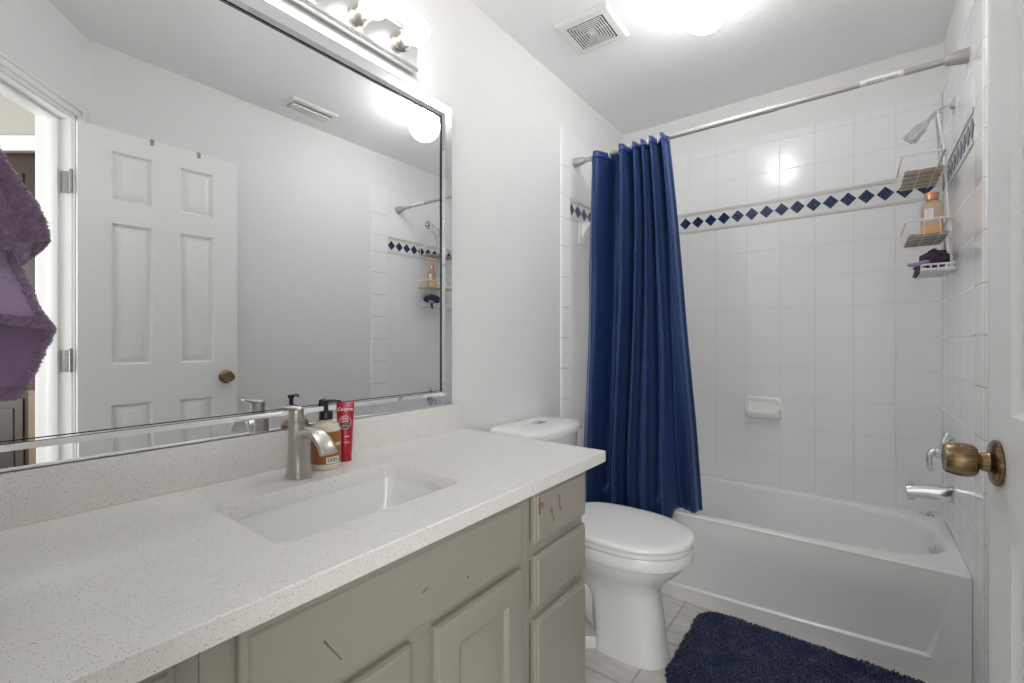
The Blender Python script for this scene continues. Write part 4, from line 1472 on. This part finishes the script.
# ------------------------------------------------------------------ toilet
tyc = 1.578
TKY = 1.595
toi = thing('toilet', 'white two-piece toilet with closed lid between vanity and bathtub', 'toilet', (-0.78, tyc, 0))
def egg(xf, xb, hw, z, n=56, e=2.2, back_e=2.8, wx_=0.52):
    """egg outline: widest at wx_ of the way from the back to the front"""
    xm = xb + (xf - xb) * wx_
    out = []
    for k in range(n):
        a = 2 * pi * k / n
        c, s_ = cos(a), sin(a)
        ee = e if c >= 0 else back_e
        L = (xf - xm) if c >= 0 else (xm - xb)
        out.append(Vector((xm + L * math.copysign(abs(c) ** (2 / ee), c), tyc + 0.032 * (1 - sm(0.18, 0.36, z)) + hw * math.copysign(abs(s_) ** (2 / ee), s_), z)))
    return out
p = P()
body = [egg(-0.538, -0.785, 0.092, 0.0000, e=2.6, back_e=6, wx_=0.4), egg(-0.537, -0.785, 0.093, 0.0105, e=2.6, back_e=6, wx_=0.4), egg(-0.541, -0.785, 0.090, 0.0231, e=2.6, back_e=6, wx_=0.4),
        egg(-0.551, -0.79, 0.088, 0.1050, e=2.6, back_e=6, wx_=0.4), egg(-0.560, -0.80, 0.087, 0.1890, e=2.5, back_e=6, wx_=0.4), egg(-0.565, -0.84, 0.089, 0.2363, e=2.5, back_e=5, wx_=0.45),
        egg(-0.560, -0.92, 0.097, 0.2646, e=2.4, back_e=4.5), egg(-0.540, -0.965, 0.112, 0.2919, e=2.3, back_e=4), egg(-0.508, -0.968, 0.138, 0.3234, e=2.2, back_e=3.6),
        egg(-0.478, -0.970, 0.160, 0.3549, e=2.2, back_e=3.4), egg(-0.462, -0.970, 0.172, 0.3759, e=2.2, back_e=3.4), egg(-0.458, -0.970, 0.176, 0.3843, e=2.2, back_e=3.4), egg(-0.449, -0.970, 0.180, 0.3885, e=2.2, back_e=3.4),
        egg(-0.446, -0.970, 0.182, 0.3990, e=2.2, back_e=3.4), egg(-0.446, -0.970, 0.182, 0.4221, e=2.2, back_e=3.4), egg(-0.449, -0.970, 0.180, 0.4274, e=2.2, back_e=3.4), egg(-0.47, -0.96, 0.16, 0.4284, e=2.2, back_e=3.4)]
p.rings(body, True, (True, True))
p.build('bowl', M['porcelain'], toi, angle=40)
# trapway bulge at the back of the pedestal and foot flange
p = P()
p.rings([[Vector((x, tyc + 0.02 + s_ * hw, z)) for s_, z in ((-1, 0.0), (-1, 0.03), (-0.92, 0.04), (0.92, 0.04), (1, 0.03), (1, 0.0))] for x, hw in ((-0.77, 0.06), (-0.80, 0.090), (-0.84, 0.098), (-1.00, 0.098), (-1.08, 0.09), (-1.10, 0.07))])
p.rings([[Vector((x, tyc + 0.02 + cos(a) * hw, z0 + sin(a) * hz)) for a in [2 * pi * k / 24 for k in range(24)]] for x, hw, z0, hz in ((-0.80, 0.055, 0.12, 0.09), (-0.86, 0.060, 0.17, 0.10), (-0.94, 0.075, 0.27, 0.09), (-1.0, 0.09, 0.31, 0.085), (-1.08, 0.10, 0.30, 0.10), (-1.12, 0.08, 0.27, 0.10), (-1.14, 0.04, 0.24, 0.08))])
p.rings([[Vector((cx_ + cos(a) * 0.075, tyc + 0.02 + sin(a) * 0.075, z)) for a in [2 * pi * k / 24 for k in range(24)]] for cx_, z in ((-1.03, 0.03), (-1.03, 0.15), (-1.05, 0.28))])
p.build('trapway', M['porcelain'], toi, angle=50)
# seat and lid
p = P()
p.rings([egg(-0.458, -0.925, 0.176, 0.4300, e=2.15, back_e=3.2), egg(-0.449, -0.925, 0.182, 0.4325, e=2.15, back_e=3.2), egg(-0.449, -0.925, 0.182, 0.4440, e=2.15, back_e=3.2), egg(-0.454, -0.922, 0.178, 0.4470, e=2.15, back_e=3.2)])
p.build('seat', M['seat'], toi, angle=40)
p = P()
p.rings([egg(-0.462, -0.930, 0.172, 0.4485, e=2.15, back_e=3.2), egg(-0.449, -0.932, 0.182, 0.4500, e=2.15, back_e=3.2), egg(-0.445, -0.932, 0.185, 0.4530, e=2.15, back_e=3.2), egg(-0.446, -0.932, 0.184, 0.4610, e=2.15, back_e=3.2), egg(-0.451, -0.928, 0.180, 0.4650, e=2.15, back_e=3.2),
         egg(-0.475, -0.91, 0.162, 0.4680, e=2.15, back_e=3.2), egg(-0.54, -0.86, 0.10, 0.4700, e=2.1, back_e=2.8), egg(-0.66, -0.76, 0.03, 0.4705)])
p.build('lid', M['seat'], toi, angle=50)
for s_ in (-1, 1):
    p = P()
    p.cyl((-0.925, tyc + s_ * 0.07 - 0.018, 0.446), (-0.925, tyc + s_ * 0.07 + 0.018, 0.446), 0.013, 18)
    p.box((-0.945, tyc + s_ * 0.07 - 0.016, 0.4288), (-0.915, tyc + s_ * 0.07 + 0.016, 0.445), 0.003)
    p.build('seat_hinge', M['seat'], toi)
# tank: D-shaped plan
def tank(xf, hw, z, bow=0.03, r=0.03, xb=-1.172):
    out = []
    n = 10
    for k in range(n + 1):           # front bow from -y to +y
        a = -1 + 2 * k / n
        out.append((xf + bow * (1 - a * a) - bow, TKY + a * (hw - r * 0.6)))
    q = out
    res = [(xb, TKY - hw + 0.004), (xb + 0.01, TKY - hw)]
    res += [(xf - bow - r, TKY - hw)]
    res += [(xf - bow - r * 0.3, TKY - hw + r * 0.18)]
    res += q
    res += [(xf - bow - r * 0.3, TKY + hw - r * 0.18), (xf - bow - r, TKY + hw), (xb + 0.01, TKY + hw), (xb, TKY + hw - 0.004)]
    return [(x, y, z) for x, y in res]
p = P()
p.rings([tank(-0.985, 0.175, 0.431), tank(-0.978, 0.182, 0.444), tank(-0.965, 0.195, 0.62), tank(-0.960, 0.199, 0.748)])
p.build('tank', M['porcelain'], toi, angle=35)
p = P()
p.rings([tank(-0.955, 0.203, 0.749), tank(-0.946, 0.210, 0.753), tank(-0.945, 0.211, 0.770), tank(-0.950, 0.207, 0.781), tank(-0.962, 0.197, 0.788), tank(-0.985, 0.175, 0.7915), tank(-1.05, 0.08, 0.793, 0.01, 0.01, -1.12)])
p.build('tank_lid', M['porcelain'], toi, angle=45)
p = P()
for (ya, yb_) in ((-0.032, -0.001), (0.001, 0.032)):
    p.box((-1.095, TKY + ya, 0.7915), (-1.058, TKY + yb_, 0.7965), 0.0015)
p.build('flush_button', M['chrome'], toi, label='chrome dual flush button')

# ------------------------------------------------------------------ bath mat
def tufts(p, items, mi=0):
    """items: (base, direction, length, radius)"""
    for b, d, L, r in items:
        d = d.normalized()
        t = Vector((1, 0, 0)) if abs(d.x) < 0.8 else Vector((0, 1, 0))
        u = d.cross(t).normalized(); v = d.cross(u)
        a0 = random.random() * 6.28
        base = [p.bm.verts.new(b + (u * cos(a0 + 2.094 * k) + v * sin(a0 + 2.094 * k)) * r) for k in range(3)]
        mid = [p.bm.verts.new(b + d * L * 0.6 + (u * cos(a0 + 2.094 * k) + v * sin(a0 + 2.094 * k)) * r * 0.8) for k in range(3)]
        bend = Vector((random.uniform(-1, 1), random.uniform(-1, 1), -0.2)) * L * 0.3
        tip = p.bm.verts.new(b + d * L + bend)
        for k in range(3):
            j = (k + 1) % 3
            p.bm.faces.new((base[k], base[j], mid[j], mid[k]))
            p.bm.faces.new((mid[k], mid[j], tip))


mat_ = thing('bath_mat', 'navy shag bath mat on the floor in front of the bathtub', 'bath mat', (-0.14, 1.735, 0))
mx0, mx1, my0, my1, mr = -0.533, 0.262, 1.47, 2.030, 0.09
def inside(x, y, d=0.0):
    hx, hy = (mx1 - mx0) / 2 - d, (my1 - my0) / 2 - d
    qx, qy = abs(x - (mx0 + mx1) / 2) - (hx - mr), abs(y - (my0 + my1) / 2) - (hy - mr)
    return sqrt(max(qx, 0) ** 2 + max(qy, 0) ** 2) + min(max(qx, qy), 0) < mr
p = P()
oo = rrect((mx0 + mx1) / 2, (my0 + my1) / 2, (mx1 - mx0) / 2 - 0.012, (my1 - my0) / 2 - 0.012, mr, 8)
p.prism(oo, 0.0005, 0.008)
p.build('backing', M['mat'], mat_, smooth=False)
p = P()
it = []
step = 0.0050
nx, ny = int((mx1 - mx0) / step), int((my1 - my0) / step)
for i in range(nx + 1):
    for j in range(ny + 1):
        x = mx0 + i * step + random.uniform(-0.003, 0.003); y = my0 + j * step + random.uniform(-0.003, 0.003)
        if not inside(x, y, 0.006):
            continue
        n1 = noise.noise(Vector((x * 14, y * 14, 0))); n2 = noise.noise(Vector((x * 14, y * 14, 9)))
        ed = 0 if inside(x, y, 0.03) else 0.35
        dd = Vector((n1 * 1.5 + random.uniform(-0.45, 0.45) + ed * math.copysign(1, x - (mx0 + mx1) / 2) * 0.4, n2 * 1.5 + random.uniform(-0.45, 0.45), 1))
        it.append((Vector((x, y, 0.006)), dd, 0.0095 + 0.004 * random.random() + 0.005 * noise.noise(Vector((x * 30, y * 30, 3))), 0.0034))
tufts(p, it)
p.build('pile', M['mat'], mat_, angle=180, kind='stuff')

# ------------------------------------------------------------------ towel hanging from a hook on the wall at the left end of the vanity
TX = -0.85
hk = P()
hk.lathe((TX, LWALL, 1.56), [(0.022, 0), (0.022, 0.004), (0.016, 0.008), (0.007, 0.010), (0.007, 0.045), (0.0, 0.046)], (0, 1, 0), 24)
hk.tube([(TX, LWALL + 0.040, 1.56), (TX, LWALL + 0.058, 1.558), (TX, LWALL + 0.068, 1.568), (TX, LWALL + 0.070, 1.585)], 0.006, 12)
o = hk.build('towel_hook', M['nickel'], base=(TX, LWALL, 1.56)); tag(o, 'brushed nickel hook holding the purple towel on the end wall', 'hook')

tw = thing('towel', 'purple plush towel hanging over the left end of the counter', 'towel', (TX, -0.02, 1.05))
# each layer is a sheet between a left and a right outline, (y, z) from the hook down; its hem joins the two lower ends
def poly_at(pl, t):
    d = [0.0]
    for a, b in zip(pl, pl[1:]):
        d.append(d[-1] + sqrt((a[0] - b[0]) ** 2 + (a[1] - b[1]) ** 2))
    q = t * d[-1]
    for k in range(len(pl) - 1):
        if q <= d[k + 1] or k == len(pl) - 2:
            f_ = (q - d[k]) / (d[k + 1] - d[k])
            return (pl[k][0] + (pl[k + 1][0] - pl[k][0]) * f_, pl[k][1] + (pl[k + 1][1] - pl[k][1]) * f_)
def layer(name, right, left, xc, thick, waves, mat, fluff, lean=0.0, sag=0.0, nu=60, nv=100):
    p = P()
    fac = -(xc + 0.5 * thick) / 0.85          # layers nearer the room are a little smaller
    left = [(a * fac, 1.135 + (b - 1.135) * fac) for a, b in left]
    right = [(a * fac, 1.135 + (b - 1.135) * fac) for a, b in right]
    def f(u, v, side=1):
        (ya, za), (yb_, zb_) = poly_at(left, v), poly_at(right, v)
        y = ya + (yb_ - ya) * u
        z = za + (zb_ - za) * u - sag * sin(pi * u) * v
        # plump rounded edges
        e_ = max(0.0, 1 - abs(2 * u - 1) ** 8) ** 0.5
        ev = min(1, min(v, 1 - v) * 16) ** 0.5
        k = waves[0] * sin(u * waves[1] * pi + waves[2] + v * waves[3]) + 0.006 * noise.noise(Vector((u * 4, v * 5, xc * 30)))
        return Vector((xc + k + lean * v + side * thick * 0.5 * e_ * ev, y, z))
    a = p.grid(lambda u, v: f(u, v, 1), nu, nv)
    b = p.grid(lambda u, v: f(u, v, -1), nu, nv)
    for i in range(nu):
        p.face([a[i][0], a[i + 1][0], b[i + 1][0], b[i][0]]); p.face([a[i][nv], b[i][nv], b[i + 1][nv], a[i + 1][nv]])
    for j in range(nv):
        p.face([a[0][j], b[0][j], b[0][j + 1], a[0][j + 1]]); p.face([a[nu][j], a[nu][j + 1], b[nu][j + 1], b[nu][j]])
    bmesh.ops.remove_doubles(p.bm, verts=list(p.bm.verts), dist=1e-5)
    ly = p.build(name, mat, tw, angle=180)
    q = P()
    it = []
    for _ in range(int(fluff[0])):
        if random.random() < fluff[3]:
            if random.random() < 0.5:
                u, v = 1 - 0.07 * random.random() ** 1.5, random.random()
            else:
                u, v = random.random(), 1 - 0.035 * random.random() ** 1.5
        else:
            u, v = random.random(), random.random()
        a_ = f(u, v, 1)
        du = f(min(1, u + 0.01), v) - f(max(0, u - 0.01), v); dv = f(u, min(1, v + 0.01)) - f(u, max(0, v - 0.01))
        nn = du.cross(dv)
        nn = nn.normalized() if nn.length > 1e-12 else Vector((1, 0, 0))
        if nn.x < 0:
            nn = -nn
        edge = sm(0.95, 1.0, u); ev = sm(0.975, 1.0, v)
        dr = (du.normalized() if du.length > 0 else Vector((0, 1, 0))) * 1.4 * edge + (dv.normalized() if dv.length > 0 else Vector((0, 0, -1))) * 1.4 * ev
        d = nn + dr + Vector((random.uniform(-0.6, 0.6), random.uniform(-0.6, 0.6), random.uniform(-0.7, 0.5)))
        it.append((a_ - nn * 0.0008, d, fluff[1] * random.uniform(0.7, 1.3), fluff[2]))
    tufts(q, it)
    q.build('fluff', M['towel'], ly, angle=180, kind='stuff')
    return ly
topR = [(-0.030, 1.570), (0.012, 1.470), (0.045, 1.410)]
topL = [(-0.055, 1.570), (-0.045, 1.460), (-0.025, 1.390)]
# hanging lowest: the inner fold with a weave of fine vertical lines
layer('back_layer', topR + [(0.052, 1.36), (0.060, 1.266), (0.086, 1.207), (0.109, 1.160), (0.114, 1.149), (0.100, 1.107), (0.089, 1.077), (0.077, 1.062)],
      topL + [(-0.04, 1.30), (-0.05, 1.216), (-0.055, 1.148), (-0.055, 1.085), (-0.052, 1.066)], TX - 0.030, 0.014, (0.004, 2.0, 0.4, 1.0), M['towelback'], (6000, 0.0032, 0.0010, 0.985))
# the smooth side with a fluffy slanted hem
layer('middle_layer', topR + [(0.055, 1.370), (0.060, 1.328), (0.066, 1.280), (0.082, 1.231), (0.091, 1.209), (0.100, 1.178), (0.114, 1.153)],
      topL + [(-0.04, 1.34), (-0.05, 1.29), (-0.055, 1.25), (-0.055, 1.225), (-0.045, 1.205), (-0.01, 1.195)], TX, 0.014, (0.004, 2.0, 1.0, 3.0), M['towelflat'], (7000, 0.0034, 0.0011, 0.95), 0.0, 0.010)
# inside of the turned corner
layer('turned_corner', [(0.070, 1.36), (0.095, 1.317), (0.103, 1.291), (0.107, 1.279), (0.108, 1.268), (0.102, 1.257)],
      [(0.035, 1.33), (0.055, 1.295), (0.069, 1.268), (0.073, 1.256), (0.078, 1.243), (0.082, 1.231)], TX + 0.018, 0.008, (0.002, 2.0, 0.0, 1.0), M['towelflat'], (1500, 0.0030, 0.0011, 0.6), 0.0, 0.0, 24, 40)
# the thick plush lobe in front
layer('front_layer', topR + [(0.064, 1.375), (0.071, 1.360), (0.083, 1.337), (0.095, 1.317), (0.104, 1.294), (0.108, 1.272)],
      topL + [(0.0, 1.36), (0.034, 1.327), (0.042, 1.299), (0.055, 1.274), (0.068, 1.254), (0.079, 1.250)], TX + 0.034, 0.024, (0.003, 1.5, 0.2, 3.0), M['towel'], (16000, 0.0040, 0.0016, 0.15), 0.0, -0.006)
